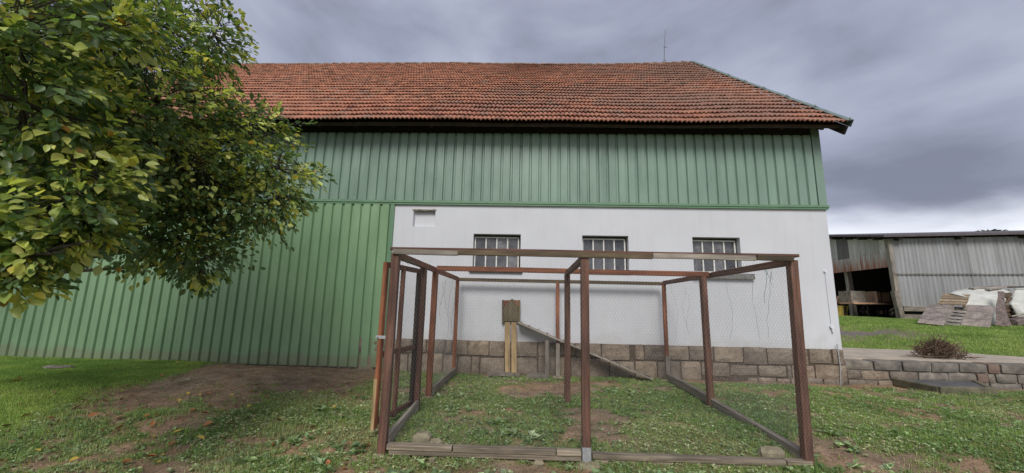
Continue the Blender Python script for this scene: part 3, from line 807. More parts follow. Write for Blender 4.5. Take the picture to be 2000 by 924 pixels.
tag(b.build('brush_pile', M['twig'], None, (bp.x, bp.y, .5)), 'tangled pile of dry brown twigs lying on the retaining wall', 'brush pile')

# ------------------------------------------------------------------ chicken run
run = empty('chicken_run', (.78, 6.8, 0), 'open timber framed chicken run covered with hexagonal wire netting in front of the white wall', 'chicken run')
XA, XB, XM = -1.57, 3.12, .69
YF, YM, YK = 4.68, 6.78, 8.98
RW = M['redwood']
ZT = 2.125
posts = [(XA, YF, RW), (XM, YF, RW), (XB, YF + .04, RW), (XA + .0, 6.03, RW), (XA + .0, YM, M['redwood2']), (XM + .015, YM, RW), (XB - .13, YM, RW), (XA + .02, YK, M['redwood2']), (XM + .04, YK + .04, M['redwood2']), (XB - .02, YK + .03, M['redwood2'])]
for k, (px, py, mt_) in enumerate(posts):
    w = .092 if k < 7 else .075
    z0 = .02 if k == 1 else (-.14 if k in (0, 2) else -.02)
    jx, jy = random.gauss(0, .006), random.gauss(0, .006)
    beam('post', (px - (.045 if k == 2 else 0), py, z0), (px + jx, py + jy, ZT - (.05 if k > 2 else 0)), w, w, mt_, run, side=(1, random.uniform(-.04, .04), 0))
# grey lower ends and the galvanised shoe
beam('post_shoe', (XM, YF - .002, -.125), (XM, YF - .002, .03), .098, .098, M['galv'], run)
beam('post_foot', (XM + .04, YK + .035, .0), (XM + .04, YK + .035, .72), .083, .083, M['greywood'], run)
beam('post_foot', (XB - .02, YK + .025, .0), (XB - .02, YK + .025, .52), .083, .083, M['greywood'], run)
# top timbers
beam('top_rail', (XA - .06, YF, 2.178), (XB + .06, YF + .04, 2.178), .10, .034, RW, run, side=(0, 1, 0))
def fx(px, y=YF - .05): return atY(px, 495, y).x
yq = YF - .066
for a, c, mt_ in ((768, 894, M['greywood']), (894.5, 1274, M['olivewood']), (1274.5, 1475.5, M['greywood']), (1476, 1549, M['olivewood'])):
    beam('facing_board', (fx(a), yq, 2.138), (fx(c), yq + .02, 2.132), .026, .062, mt_, run, side=(0, 1, 0))
beam('side_rail', (XA - .005, YF + .05, 2.11), (XA + .02, YK, 2.09), .06, .085, M['redwood2'], run)
beam('side_rail', (XB, YF + .09, 2.11), (XB - .02, YK + .02, 2.09), .06, .085, RW, run)
beam('side_rail', (XM, YF + .05, 2.11), (XM + .015, YM, 2.09), .06, .085, RW, run)
beam('cross_rail', (XA + .03, YM + .01, 2.135), (XB - .04, YM + .01, 2.115), .07, .085, M['redwood2'], run)
beam('back_rail', (XA, YK + .10, 2.085), (XB - .03, YK + .10, 2.075), .07, .075, M['olivewood'], run)
# sill boards in front, two courses
SW = M['sillwood']
def sill(a, c, z, y, h=.055, w=.10, mt_=None): beam('sill_board', (atY(a, 882, y).x, y, z), (atY(c, 882, y).x, y, z), w, h, mt_ or SW, run, side=(0, 1, 0))
ys = YF - .01
for a, c in ((757, 883), (886, 1084), (1087, 1134)): sill(a, c, -.034, ys)
sill(762, 1134, -.090, ys + .012, .05)
for a, c in ((1156, 1528), (1531, 1580)): sill(a, c, -.068, ys + .035)
sill(1160, 1562, -.124, ys + .047, .05)
beam('sill_board', (XA + .03, YF + .06, .00), (XA + .03, 5.97, .08), .05, .14, M['greywood'], run)
beam('sill_board', (XA + .04, YM + .06, .10), (XA + .05, YK - .04, .09), .05, .13, M['greywood'], run)
beam('sill_board', (XB - .04, YF + .10, -.03), (XB - .11, YM - .02, .07), .08, .13, M['greywood'], run)
beam('sill_board', (XB - .11, YM + .02, .09), (XB - .04, YK, .09), .08, .13, M['greywood'], run)
# hexagonal wire netting: one joined part per bay
def hexnet(name, O, u, v, w, h, cell, r, parent, bulge=.012, seed=0, bottom=None):
    O, u, v = np.array(O, float), np.array(Vector(u).normalized()), np.array(Vector(v).normalized()); nrm = np.cross(u, v)
    cw = cell / 2; amp = cell * .19; rh = cell * .86
    ni, nj = int(w / cw), int(h / rh)
    I, J = np.meshgrid(np.arange(ni + 1), np.arange(nj + 1), indexing='ij')
    par = (I + J) % 2
    Uc = I * cw; Vc = J * rh + np.where(par == 1, amp, -amp)
    bl = (fbm(Uc * 1.7, Vc * 1.7, 100 + seed, 2) - .5) * 2 * bulge
    Uc = Uc + (fbm(Uc * 3, Vc * 3, 130 + seed, 2) - .5) * .012; Vc = Vc + (fbm(Uc * 3, Vc * 3, 150 + seed, 2) - .5) * .012
    P = O + Uc[..., None] * u + Vc[..., None] * v + bl[..., None] * nrm
    e1 = np.stack([P[:-1], P[1:]], 2).reshape(-1, 2, 3)
    up = par[:, :-1] == 1
    e2 = np.stack([P[:, :-1], P[:, 1:]], 2)[up]
    E = np.concatenate([e1, e2]); th = np.concatenate([np.ones(len(e1)), np.full(len(e2), 1.5)])
    d = E[:, 1] - E[:, 0]; d /= np.linalg.norm(d, axis=1)[:, None]
    s = np.cross(d, nrm); V = []
    for k in range(3):
        a = 2 * math.pi * k / 3
        o = (s * math.cos(a) + nrm * math.sin(a)) * (r * th)[:, None]
        V += [E[:, 0] + o, E[:, 1] + o]
    V = np.stack(V, 1)                      # edges x 6 x 3
    n = len(E); base = (np.arange(n) * 6)[:, None]
    F = np.concatenate([base + np.array(q) for q in ((0, 2, 3, 1), (2, 4, 5, 3), (4, 0, 1, 5))])
    me = npmesh(name, V.reshape(-1, 3) - np.array(wloc(parent)), F)
    return tag(link(name, me, M['wire'], parent), kind='stuff')
WR = .00068
hexnet('wire_netting', (XA + .02, YF - .055, .0), (1, 0, 0), (0, 0, 1), XM - XA - .02, 2.12, .036, WR, run, seed=1)
hexnet('wire_netting', (XM, YF - .045, -.03), (1, .015, 0), (0, 0, 1), XB - XM, 2.15, .036, WR, run, seed=2)
hexnet('wire_netting', (XA - .04, YM, .1), (.008, 1, 0), (0, 0, 1), YK - YM, 1.98, .036, WR, run, seed=3)
hexnet('wire_netting', (XB + .045, YF + .06, .1), (-.012, 1, 0), (0, 0, 1), YK - YF - .05, 2.0, .036, WR, run, seed=4)
hexnet('wire_netting', (XA, YK - .045, .1), (1, 0, 0), (0, 0, 1), XB - XA, 1.95, .036, WR * .8, run, seed=5)
# door, a little open, hinged at the jamb post
dl = atZ(731, 832, .08); dt = atY(751, 506, dl.y)
hin = Vector((XA - .05, 5.97, 0)); lat = Vector((dl.x, dl.y, 0))
door = empty('door', hin - wloc(run)); door.parent = run
tag(door, 'narrow netted door standing ajar at the side of the run')
dv = (lat - hin); ztop = dt.z - .04
sd = dv.normalized()
for f, mt_, w in ((1.0, M['redwood2'], .075), (.52, RW, .06), (.03, M['darkwood'], .05)):
    q_ = hin + dv * f; beam('stile', q_ + Vector((0, 0, .06)), q_ + Vector((0, 0, ztop)), w, .05, mt_, door, side=sd)
beam('stile_foot', lat + Vector((-.012, -.012, .04)), lat + Vector((-.012, -.012, .62)), .05, .05, M['palewood'], door, side=sd)
for zq, mt_ in ((ztop - .03, RW), (.90, RW), (.12, RW)):
    beam('door_rail', hin + Vector((0, .0, zq)) + sd * .02, lat + Vector((0, 0, zq)) - sd * .03, .035, .07, mt_, door)
hexnet('wire_netting', hin + Vector((-.03, 0, .1)), dv, (0, 0, 1), dv.length, ztop - .15, .036, WR, door, seed=6)
lq = lat + Vector((0, -.035, atY(745, 658, lat.y).z))
MB().box((lq.x - .05, lq.y - .012, lq.z - .018), (lq.x + .19, lq.y + .008, lq.z + .018)).tube([lq + Vector((-.03, -.01, 0)), lq + Vector((-.03, -.035, 0))], .012, 6).build('latch', M['galv'], door)
# loose netting cords hanging on the sides
def cord(pts, r, mt_, name='netting_cord'):
    b_ = MB(); b_.tube(pts, r, 4, False); return b_.build(name, mt_, run)
for k, (px, y0, y1) in enumerate(((1318, 556, 668), (1338, 558, 640), (1372, 552, 664), (1425, 545, 662), (1476, 540, 664), (1502, 520, 660), (1283, 560, 668), (1345, 575, 655))):
    xs_ = []; wv = random.uniform(0, 6)
    for i in range(9):
        f = i / 8; x_ = px + 5 * math.sin(f * 5 + wv) + (f - .5) * 8 + random.gauss(0, 1.5)
        xs_.append(atPlane(x_, y0 + (y1 - y0) * f, Vector((XB - .01, 0, 0)), Vector((1, 0, 0))))
    cord(xs_, .0015, M['thread'])
for k, (px, y0, y1) in enumerate(((880, 545, 640), (872, 548, 660), (862, 552, 625), (885, 560, 668))):
    wv = random.uniform(0, 6)
    cord([atPlane(px + 4 * math.sin(i * .7 + wv), y0 + (y1 - y0) * i / 8, Vector((XA + .06, 0, 0)), Vector((1, 0, 0))) for i in range(9)], .002, M['thread'])
for k, (x0, y0, x1, y1) in enumerate(((776, 496, 812, 512), (780, 508, 818, 518), (783, 498, 800, 520), (1490, 512, 1512, 560), (1480, 520, 1500, 535), (1497, 515, 1494, 590), (1505, 512, 1508, 548))):
    pl = Vector((XA + .03 if k < 3 else XB - .02, 0, 0)); wv = random.uniform(0, 6)
    cord([atPlane(x0 + (x1 - x0) * i / 6 + random.gauss(0, 1.2), y0 + (y1 - y0) * i / 6 + 2 * math.sin(i + wv), pl, Vector((1, 0, 0))) for i in range(7)], .0022, M['greennet'])

# stones under and around the run
def boulder(x, y, z, rx, ry, rz, label, seed, material=None, name='stone', cat='stone', group=None):
    r_ = random.Random(seed); vs = []; fs = []; nl, ns = 5, 9
    for j in range(nl + 1):
        ph = math.pi * j / nl
        for i in range(ns):
            a = 2 * math.pi * i / ns; k = 1 + r_.uniform(-.16, .16)
            cx, cy, cz = math.sin(ph) * math.cos(a), math.sin(ph) * math.sin(a), math.cos(ph)
            sq = lambda c: math.copysign(abs(c) ** .75, c)
            vs.append((x + sq(cx) * rx * k, y + sq(cy) * ry * k, z + sq(cz) * rz * (1 + r_.uniform(-.1, .1))))
    for j in range(nl):
        for i in range(ns): fs.append((j * ns + i, (j + 1) * ns + i, (j + 1) * ns + (i + 1) % ns, j * ns + (i + 1) % ns))
    o = MB().add(vs, fs).build(name, material or M['rubble'], None, (x, y, z)); return tag(o, label, cat, group)
gz = lambda x, y: float(ground_z(x, y))
boulder(XM + .03, YF - .05, -.18, .17, .12, .075, 'mossy flat stone under the front middle post of the run', 1)
boulder(XB + .05, YF - .05, -.19, .13, .10, .06, 'mossy stone under the front corner post nearest the retaining wall', 2)
boulder(XA - .02, YF - .02, -.16, .09, .09, .06, 'stone under the front corner post beside the run door', 3)
boulder(XA - .01, YM, .0, .10, .08, .04, 'pale flat stone under the side post behind the run door', 4)
boulder(-1.18, YF + .22, -.03, .12, .09, .09, 'rounded pale brown stone just inside the sill near the door', 5)
boulder(-1.02, YF + .20, -.06, .08, .06, .05, 'small brown stone beside the rounded stone inside the sill', 9)
boulder(2.80, YF + .20, -.05, .15, .09, .075, 'rounded stone inside the run next to the far end of the front sill', 6)
boulder(.17, YF - .10, -.14, .06, .05, .05, 'small brown stone under the front sill left of the middle post', 7)
boulder(-.98, YF - .12, -.125, .03, .03, .03, 'tiny pale stone in front of the front sill near the door', 8)
boulder(XM + .03, YK - .02, .0, .12, .09, .04, 'flat grey stone under the back middle post', 14)
boulder(XB - .02, YK - .06, .0, .16, .09, .045, 'flat grey stone at the foot of the back corner post', 15)

# ------------------------------------------------------------------ hatch with board legs, and its ramp
YH = YW - .02
hz = lambda u, w, y: atY(940 + u / 4.62, 560 + w / 4.62, y)
hatch = empty('hatch', (-.32, YH, 0), 'small wooden chicken hatch on the white wall standing on two pale boards', 'hatch')
def plate(pts, y, th, name, mt_, parent):
    P = [hz(a, c, y) for a, c in pts]; n = len(P)
    return MB().add(P + [p_ + Vector((0, th, 0)) for p_ in P], [tuple(range(n))[::-1], tuple(range(n, 2 * n))] + [(i, (i + 1) % n, n + (i + 1) % n, n + i) for i in range(n)]).build(name, mt_, parent, P[0])
plate([(187, 122), (352, 122), (352, 330), (187, 330)], YH - .03, .03, 'back_board', M['hatchwood'], hatch)
plate([(196, 122), (342, 122), (342, 172), (196, 172)], YH - .048, .016, 'top_board', M['redwood2'], hatch)
plate([(187, 120), (203, 120), (203, 328), (187, 328)], YH - .07, .038, 'side_batten', M['hatchwood'], hatch)
plate([(337, 120), (352, 120), (352, 328), (337, 328)], YH - .07, .038, 'side_batten', M['hatchwood'], hatch)
plate([(207, 312), (205, 185), (232, 150), (256, 140), (264, 116), (278, 110), (292, 116), (300, 140), (318, 155), (333, 190), (331, 312)], YH - .066, .016, 'flap', M['hatchwood'], hatch)
for a, c in ((213, 259), (271, 318)):
    pa, pb = hz((a + c) / 2, 834, YH - .10), hz((a + c) / 2, 320, YH - .10)
    pa.z = .05
    beam('leg', pa, pb, (hz(c, 600, YH - .1) - hz(a, 600, YH - .1)).x, .028, M['palewood'], hatch, ch=.002)
def slabstone(pts, y0, y1, z, th, label):
    P = [Vector((hz(a, 830, (y0 + y1) / 2).x, y0 if k < 2 else y1, z)) for k, a in enumerate(pts)]
    P = [p_ + Vector((random.uniform(-.01, .01), random.uniform(-.02, .02), random.uniform(-.006, .006))) for p_ in P]
    n = 4
    o = MB().add(P + [p_ - Vector((0, 0, th)) for p_ in P], [(0, 1, 2, 3), (0, 4, 5, 1), (1, 5, 6, 2), (2, 6, 7, 3), (3, 7, 4, 0)]).build('flat_stone', M['concrete'], None, P[0]); tag(o, label, 'flat stone')
slabstone((66, 350, 340, 76), YH - .26, YH - .02, .048, .06, 'long flat stone under the two pale hatch boards')
slabstone((408, 600, 560, 415), YH - .42, YH - .10, .05, .07, 'pale flat stone lying beside the hatch boards under the ramp')
r0 = hz(332, 322, YH - .16); r1 = hz(1536, 872, YH - .30)
r1.z = .03; r0.y = YH - .16; r1.y = YH - .30
ramp_ = empty('ramp', (r1.x, r1.y, 0), 'long sloping wooden hen ramp with cleats leading down from the hatch', 'ramp')
beam('plank', r0, r1, .34, .03, M['greywood'], ramp_)
dr = (r1 - r0); dn = dr.normalized(); up_ = Vector((0, 1, 0)).cross(dn).normalized()
if up_.z < 0: up_ = -up_
for i in range(15):
    f = .02 + i * .068
    c_ = r0 + dr * f + up_ * .026
    ang = random.uniform(-.25, .25)
    beam('cleat', c_ + Vector((-.02 * ang, -.165, 0)), c_ + Vector((.10 * ang, .165, 0)), .03, .026, M['greywood'], ramp_)
s0 = hz(593, 845, YH - .24); s0.z = 0
st = hz(593, 474, YH - .24)
beam('support', s0, st + Vector((0, 0, -.01)), .095, .06, M['greywood'], ramp_)

# ------------------------------------------------------------------ far shed
c0 = atD(1757, 618, 19.0); l0 = atD(1632, 616, 23.2); r0_ = atD(2000, 630, 17.8)
def flat(v): return Vector((v.x, v.y, 0))
dl_ = flat(l0 - c0).normalized(); dr_ = flat(r0_ - c0).normalized()
nl_ = Vector((dl_.y, -dl_.x, 0)); nr_ = Vector((dr_.y, -dr_.x, 0))
if nl_.dot(EYE - c0) < 0: nl_ = -nl_
if nr_.dot(EYE - c0) < 0: nr_ = -nr_
zg = c0.z
shed = empty('open_shed', (c0.x, c0.y, zg - .1), 'large grey corrugated sheet shed with a dark open front and rusty fascia', 'shed')
def onL(px, py): return atPlane(px, py, c0, nl_)
def onR(px, py): return atPlane(px, py, c0, nr_)
M['fascia'] = sheet('pale fascia sheet', (.62, .60, .57), (.42, .39, .36), rustz=onL(1755, 520).z)
M['fascia2'] = sheet('mauve fascia sheet', (.20, .18, .18), (.14, .12, .12))
def corr(name, P00, P10, P11, P01, nrm, mt_, pitch=.17, amp=.022, base=0.0):
    """corrugated sheet over a planar quad"""
    w = (P10 - P00).length; n = max(4, int(w / pitch * 4)); vs = []
    for i in range(n + 1):
        f = i / n; h = amp * math.sin(2 * math.pi * f * w / pitch) + base
        vs += [P00.lerp(P10, f) + nrm * h, P01.lerp(P11, f) + nrm * h]
    return MB().add(vs, [(2 * i, 2 * i + 2, 2 * i + 3, 2 * i + 1) for i in range(n)]).build(name, mt_, shed, P00)
LW = 14.0                                    # length of the long wall
zc = onR(1762, 466).z; zmid = onR(1762, 535).z; zlow = onR(1775, 598).z
def RP(s, z): q = flat(c0) + dr_ * s; return Vector((q.x, q.y, z))
def LP(s, z): q = flat(c0) + dl_ * s; return Vector((q.x, q.y, z))
for k in range(14):
    a, c = k * 1.0, k * 1.0 + 1.02
    corr('wall_sheet', RP(a, zmid - .06), RP(c, zmid - .06), RP(c, zc), RP(a, zc), nr_, M['sheet'], base=.03 + .004 * (k % 2))
    corr('wall_sheet', RP(a + .02, zlow), RP(c + .02, zlow), RP(c + .02, zmid), RP(a + .02, zmid), nr_, M['sheet'], base=-.01 + .004 * (k % 2))
beam('plinth_board', RP(.2, zlow - .12), RP(LW, zlow - .12), .06, .24, M['greywood'], shed)
beam('plinth_beam', RP(.1, zg - .02) + nr_ * .05, RP(LW, zg - .02) + nr_ * .05, .14, .25, M['concrete'], shed)
beam('eave_batten', RP(0, zmid) + nr_ * .06, RP(LW, zmid) + nr_ * .06, .015, .03, M['greywood'], shed)
ll = (flat(onL(1560, 600)) - flat(c0)).length
zlc = onL(1755, 520).z; zs_ = onL(1750, 492).z; ztc = onL(1757, 458).z; ztl = onL(1632, 461).z; s632 = (flat(onL(1632, 500)) - flat(c0)).length
rise = (ztl - ztc) / s632
def ztop_(s): return ztc + rise * s
bnd = [0.0] + [(flat(onL(px, 500)) - flat(c0)).length for px in (1737, 1720, 1702, 1682, 1660, 1638, 1620, 1600)]
for k in range(len(bnd) - 1):
    a, c = bnd[k], bnd[k + 1] + .02
    mt_ = M['fascia2'] if k == 5 else M['fascia']
    corr('fascia_sheet', LP(a, zs_ - .03), LP(c, zs_ - .03), LP(c, ztop_(c) - .12), LP(a, ztop_(a) - .12), nl_, mt_, .14, .012, .03)
    corr('fascia_sheet', LP(a, zlc), LP(c, zlc), LP(c, zs_ + .02), LP(a, zs_ + .02), nl_, M['fascia'], .14, .012, .055)
beam('corner_post', LP(.05, zg - .1) - nl_ * .05, LP(.05, zc), .2, .2, M['greywood'], shed)
beam('corner_post', RP(.1, zg - .1) + nl_ * .05, RP(.02, zg + 1.2) + nl_ * .1, .22, .22, M['concrete'], shed)
sp_ = (flat(onL(1657, 600)) - flat(c0)).length
beam('post', LP(sp_, zg - .1) - nl_ * .25, LP(sp_ + .1, zlc + .2) - nl_ * .25, .24, .24, M['darkwood'] if 0 else M['greywood'], shed)
M['shedroof'] = simple('dark roof edge', (.09, .075, .08), .7, 6, .3)
LL = s632 + 3.0
rp_ = lambda s, q, h: Vector((*(flat(c0) + dl_ * s + dr_ * q)[:2], ztop_(s) + h))
e_ = [(-.45, -.5), (LL, -.5), (LL, LW + .3), (-.45, LW + .3)]
MB().add([rp_(s, q, .0) for s, q in e_] + [rp_(s, q, .10) for s, q in e_], [(0, 3, 2, 1), (4, 5, 6, 7)] + [(i, (i + 1) % 4, 4 + (i + 1) % 4, 4 + i) for i in range(4)]).build('roof', M['shedroof'], shed)
for k in range(7):
    s = .35 + k * .95
    beam('purlin', rp_(s, -.42, -.09), rp_(s, 1.2, -.09), .12, .15, M['darkwood'], shed)
for k in range(6):
    q = .25 + k * 2.4
    beam('rafter', rp_(-.35, q, -.10), rp_(1.0, q, -.10), .16, .17, M['darkwood'], shed)
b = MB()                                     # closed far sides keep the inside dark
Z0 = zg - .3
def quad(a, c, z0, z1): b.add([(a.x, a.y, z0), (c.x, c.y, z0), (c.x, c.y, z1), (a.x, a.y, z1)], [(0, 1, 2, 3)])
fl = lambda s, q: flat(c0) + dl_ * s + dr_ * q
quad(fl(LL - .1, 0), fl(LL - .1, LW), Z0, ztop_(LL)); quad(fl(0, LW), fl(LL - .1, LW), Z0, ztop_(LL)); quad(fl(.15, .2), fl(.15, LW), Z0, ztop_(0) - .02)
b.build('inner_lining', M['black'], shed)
# contents of the shed
def inD(px, py, D): return atD(px, py, D)
DI = 21.6
def wbox(name, pa, pb, D, depth, mt_, label, cat, parent=None):
    """box whose front is seen between two pixels at distance D, aligned with the shed"""
    a, c = inD(*pa, D), inD(*pb, D)
    ex = Vector((RT.x, RT.y, 0)).normalized(); ey = Vector((-ex.y, ex.x, 0)); w = (flat(c) - flat(a)).dot(ex); z0, z1 = c.z, a.z
    P = [flat(a), flat(a) + ex * w, flat(a) + ex * w + ey * depth, flat(a) + ey * depth]
    return P, z0, z1, ex, ey
floorz = zg
P, z0, z1, ex, ey = wbox('c', (1712, 569), (1747, 592), DI, 1.0, None, None, None)
crate = empty('wooden_crate', (P[0].x, P[0].y, z0), 'reddish brown wooden crate with dark straps on the cart in the open shed', 'crate')
M['cratewood'] = wood_mat('crate plywood', (.34, .19, .11), (.50, .30, .19), (.58, .37, .24), randamt=.1)
b = MB().add([(p_.x, p_.y, z0) for p_ in P] + [(p_.x, p_.y, z1) for p_ in P], [(0, 3, 2, 1), (4, 5, 6, 7)] + [(i, (i + 1) % 4, 4 + (i + 1) % 4, 4 + i) for i in range(4)]); b.build('body', M['cratewood'], crate)
for f in (.22, .72):
    q = P[0].lerp(P[1], f) - ey * .012; beam('strap', (q.x, q.y, z0), (q.x, q.y, z1), .05, .02, M['darkwood'], crate, side=ex)
for zq in (z0 + .03, z1 - .03):
    qa, qb = P[0] - ey * .01, P[1] - ey * .01; beam('rim', (qa.x, qa.y, zq), (qb.x, qb.y, zq), .02, .05, M['darkwood'], crate)
cart = empty('farm_cart', inD(1722, 617, DI), 'old farm cart with small wheels carrying a crate inside the open shed', 'cart')
ca, cb = inD(1705, 596, DI), inD(1764, 596, DI)
cz = z0 - .06
beam('bed', Vector((ca.x, ca.y, cz)) + ey * .5, Vector((cb.x, cb.y, cz)) + ey * .5, 1.1, .1, M['cratewood'], cart)
for px in (1722, 1768):
    w_ = inD(px, 612, DI); rwh = (w_.z - floorz)
    rwh = max(.18, rwh)
    for off in (.02, .9):
        q = Vector((w_.x, w_.y, floorz + .17)) + ey * off
        b = MB(); b.tube([q, q + ey * .09], .19, 14); o_ = b.build('wheel', M['black'], cart); 
        MB().tube([q - ey * .012, q], .11, 12).build('hub', M['cratewood'], o_)
beam('drawbar', Vector((ca.x, ca.y, cz - .1)) + ey * .5, Vector((ca.x, ca.y, cz - .5)) + ey * .3 - ex * .5, .07, .07, M['darkwood'], cart)
P, z0, z1, ex, ey = wbox('c', (1661, 568), (1689, 591), DI - .5, .8, None, None, None)
cab = empty('grey_cabinet', (P[0].x, P[0].y, z0), 'pale grey boxy appliance with a dark framed front beside the shed post', 'appliance')
MB().add([(p_.x, p_.y, z0) for p_ in P] + [(p_.x, p_.y, z1) for p_ in P], [(0, 3, 2, 1), (4, 5, 6, 7)] + [(i, (i + 1) % 4, 4 + (i + 1) % 4, 4 + i) for i in range(4)]).build('case', M['concrete'], cab)
qa = P[0].lerp(P[1], .15) - ey * .012; qb = P[0].lerp(P[1], .72) - ey * .012
MB().add([(qa.x, qa.y, z0 + .14), (qb.x, qb.y, z0 + .14), (qb.x, qb.y, z1 - .12), (qa.x, qa.y, z1 - .12)] + [(q_.x + ey.x * .02, q_.y + ey.y * .02, zq) for q_, zq in ((qa, z0 + .14), (qb, z0 + .14), (qb, z1 - .12), (qa, z1 - .12))], [(0, 1, 2, 3), (0, 4, 5, 1), (1, 5, 6, 2), (2, 6, 7, 3), (3, 7, 4, 0)]).build('front_panel', M['darkconcrete'], cab)
beam('shelf', Vector((P[0].x, P[0].y, z0 - .05)) - ex * .3, Vector((P[1].x, P[1].y, z0 - .05)) + ex * .6, .9, .08, M['cratewood'], cab)
for f in (-.2, 1.4):
    q = P[0].lerp(P[1], f) + ey * .3; beam('shelf_leg', (q.x, q.y, floorz - .1), (q.x, q.y, z0 - .08), .09, .09, M['darkwood'], cab)
q = inD(1646, 586, DI + .5)
dsc = empty('wheel_rim', q - Vector((0, 0, .25)), 'round pale wheel rim leaning in the dark next to the barn corner', 'wheel rim')
MB().tube([q, q + ey * .12], .26, 16).build('rim', M['cratewood'], dsc); MB().tube([q - ey * .02, q], .09, 10).build('hub', M['darkwood'], dsc)
q = inD(1640, 603, DI); tub = empty('yellow_tub', Vector((q.x, q.y, floorz)), 'small yellow tub standing inside the shed behind the post', 'tub')
M['yellow'] = simple('yellow plastic', (.38, .28, .06), .5)
zt_ = q.z + .12
b = MB().tube([(q.x, q.y, floorz - .05), (q.x, q.y, zt_)], [.3, .38], 12); b.build('body', M['yellow'], tub); MB().tube([(q.x, q.y, zt_ - .02), (q.x, q.y, zt_ + .03)], .41, 12).build('rim', M['yellow'], tub)
for k in range(8):
    q = inD(1748 + random.uniform(-4, 8), 612 - k * 1.6, 19.6 + random.uniform(-.2, .3)); a = random.uniform(-.4, .4)
    q.z = floorz + .03 + k * .05
    d = ex * math.cos(a) + ey * math.sin(a)
    tag(beam('scrap_board', q - d * .3, q + d * .3, .12, .03, M['greywood']), 'short grey scrap board in the heap at the shed corner post', 'board', 'scrap boards by the shed corner')

# ------------------------------------------------------------------ covered wood heap with pallets
HZ = lambda u, w: (1760 + u / 5.133, 540 + w / 5.133)
def hp(u, w, D): return atD(*HZ(u, w), D)
def pallet(name, TL, TR, BR, BL, lean, n, gap, mt_, label, cat, D=14.4, th=.022, bearers=3):
    """a rectangular panel of slats leaning back; corners as seen, distances solved so that it is square"""
    bl = hp(*BL, D)
    tl = hp(*TL, D + lean)
    lo, hi = -1.6, 1.6
    f = lambda dz: (hp(*BR, D + dz) - bl).dot(tl - bl)
    for _ in range(40):
        mid = (lo + hi) / 2
        if f(lo) * f(mid) <= 0: hi = mid
        else: lo = mid
    br = hp(*BR, D + (lo + hi) / 2); tr = tl + (br - bl)
    nrm = (br - bl).cross(tl - bl).normalized()
    if nrm.dot(EYE - bl) < 0: nrm = -nrm
    o = empty(name, (bl + br) / 2, label, cat)
    def prism(nm, u0, u1, w0, w1, d0, d1):
        P = [bl + (br - bl) * u + (tl - bl) * w for u, w in ((u0, w0), (u1, w0), (u1, w1), (u0, w1))]
        q = [p_ - nrm * d0 for p_ in P] + [p_ - nrm * d1 for p_ in P]
        MB().add(q, [(0, 1, 2, 3), (7, 6, 5, 4), (0, 4, 5, 1), (1, 5, 6, 2), (2, 6, 7, 3), (3, 7, 4, 0)]).build(nm, mt_, o, P[0])
    for k in range(n):
        e = random.uniform(-.008, .008)
        prism('slat', e, 1 + e, (k + gap / 2) / n, (k + 1 - gap / 2) / n, random.uniform(-.006, .004), th)
    for k in range(bearers):
        u = .02 + .88 * k / max(1, bearers - 1)
        prism('bearer', u, u + .08, .01, .99, th + .001, th + .085)
    return o
D0 = 14.4
M['pinkgrey'] = wood_mat('faded board', (.15, .12, .105), (.27, .225, .195), (.36, .31, .275), axis=0)
M['palletwood'] = wood_mat('pallet wood', (.16, .115, .07), (.28, .21, .13), (.38, .30, .20), axis=0)
M['greyslat'] = wood_mat('grey slat wood', (.15, .13, .115), (.28, .25, .22), (.40, .36, .32), axis=0)
pallet('board_panel', (280, 275), (540, 295), (420, 490), (160, 464), .62, 5, .035, M['pinkgrey'], 'closed plank panel leaning at the barn end of the heap', 'wooden panel', D0 + .2)
pallet('pallet', (430, 168), (702, 165), (640, 288), (362, 275), .75, 4, .26, M['palletwood'], 'brown slatted pallet lying highest on the heap', 'pallet', D0 + .95)
pallet('pallet', (540, 300), (682, 306), (575, 502), (435, 488), .55, 6, .34, M['greyslat'], 'narrow grey slatted pallet leaning between the two plank panels', 'pallet', D0 + .2)
pallet('board_panel', (660, 283), (912, 290), (888, 512), (600, 492), .65, 3, .02, M['pinkgrey'], 'wide grey plank panel leaning beside the bark slab', 'wooden panel', D0 - .02)
# bark slab
pa, pb = hp(1000, 490, D0 - .2), hp(1000, 150, D0 + .45)
b = MB(); vs = []
sidev = Vector((RT.x, RT.y, 0)).normalized()
nn = 10
for i in range(nn + 1):
    f = i / nn; c_ = pa.lerp(pb, f); hw = .27 * (1 - .62 * f) + random.uniform(-.02, .02); c_ = c_ + sidev * (.10 * (1 - f) - .06 * (1 - abs(2 * f - 1)))
    for k in range(6):
        u = k / 5 * 2 - 1; vs.append(c_ + sidev * hw * u - FW * (.09 * (1 - u * u) + random.uniform(-.015, .015)))
b.add(vs, [(i * 6 + k, i * 6 + k + 1, i * 6 + k + 7, i * 6 + k + 6) for i in range(nn) for k in range(5)] + [tuple(i * 6 for i in range(nn + 1))[::-1] + tuple(i * 6 + 5 for i in range(nn + 1))])
M['barkslab'] = simple('reddish bark', (.15, .115, .105), .95, 14, .6, 1.0)
tag(b.build('bark_slab', M['barkslab'], None, pa), 'long rough slab of reddish bark leaning on the white tarpaulin', 'bark slab')
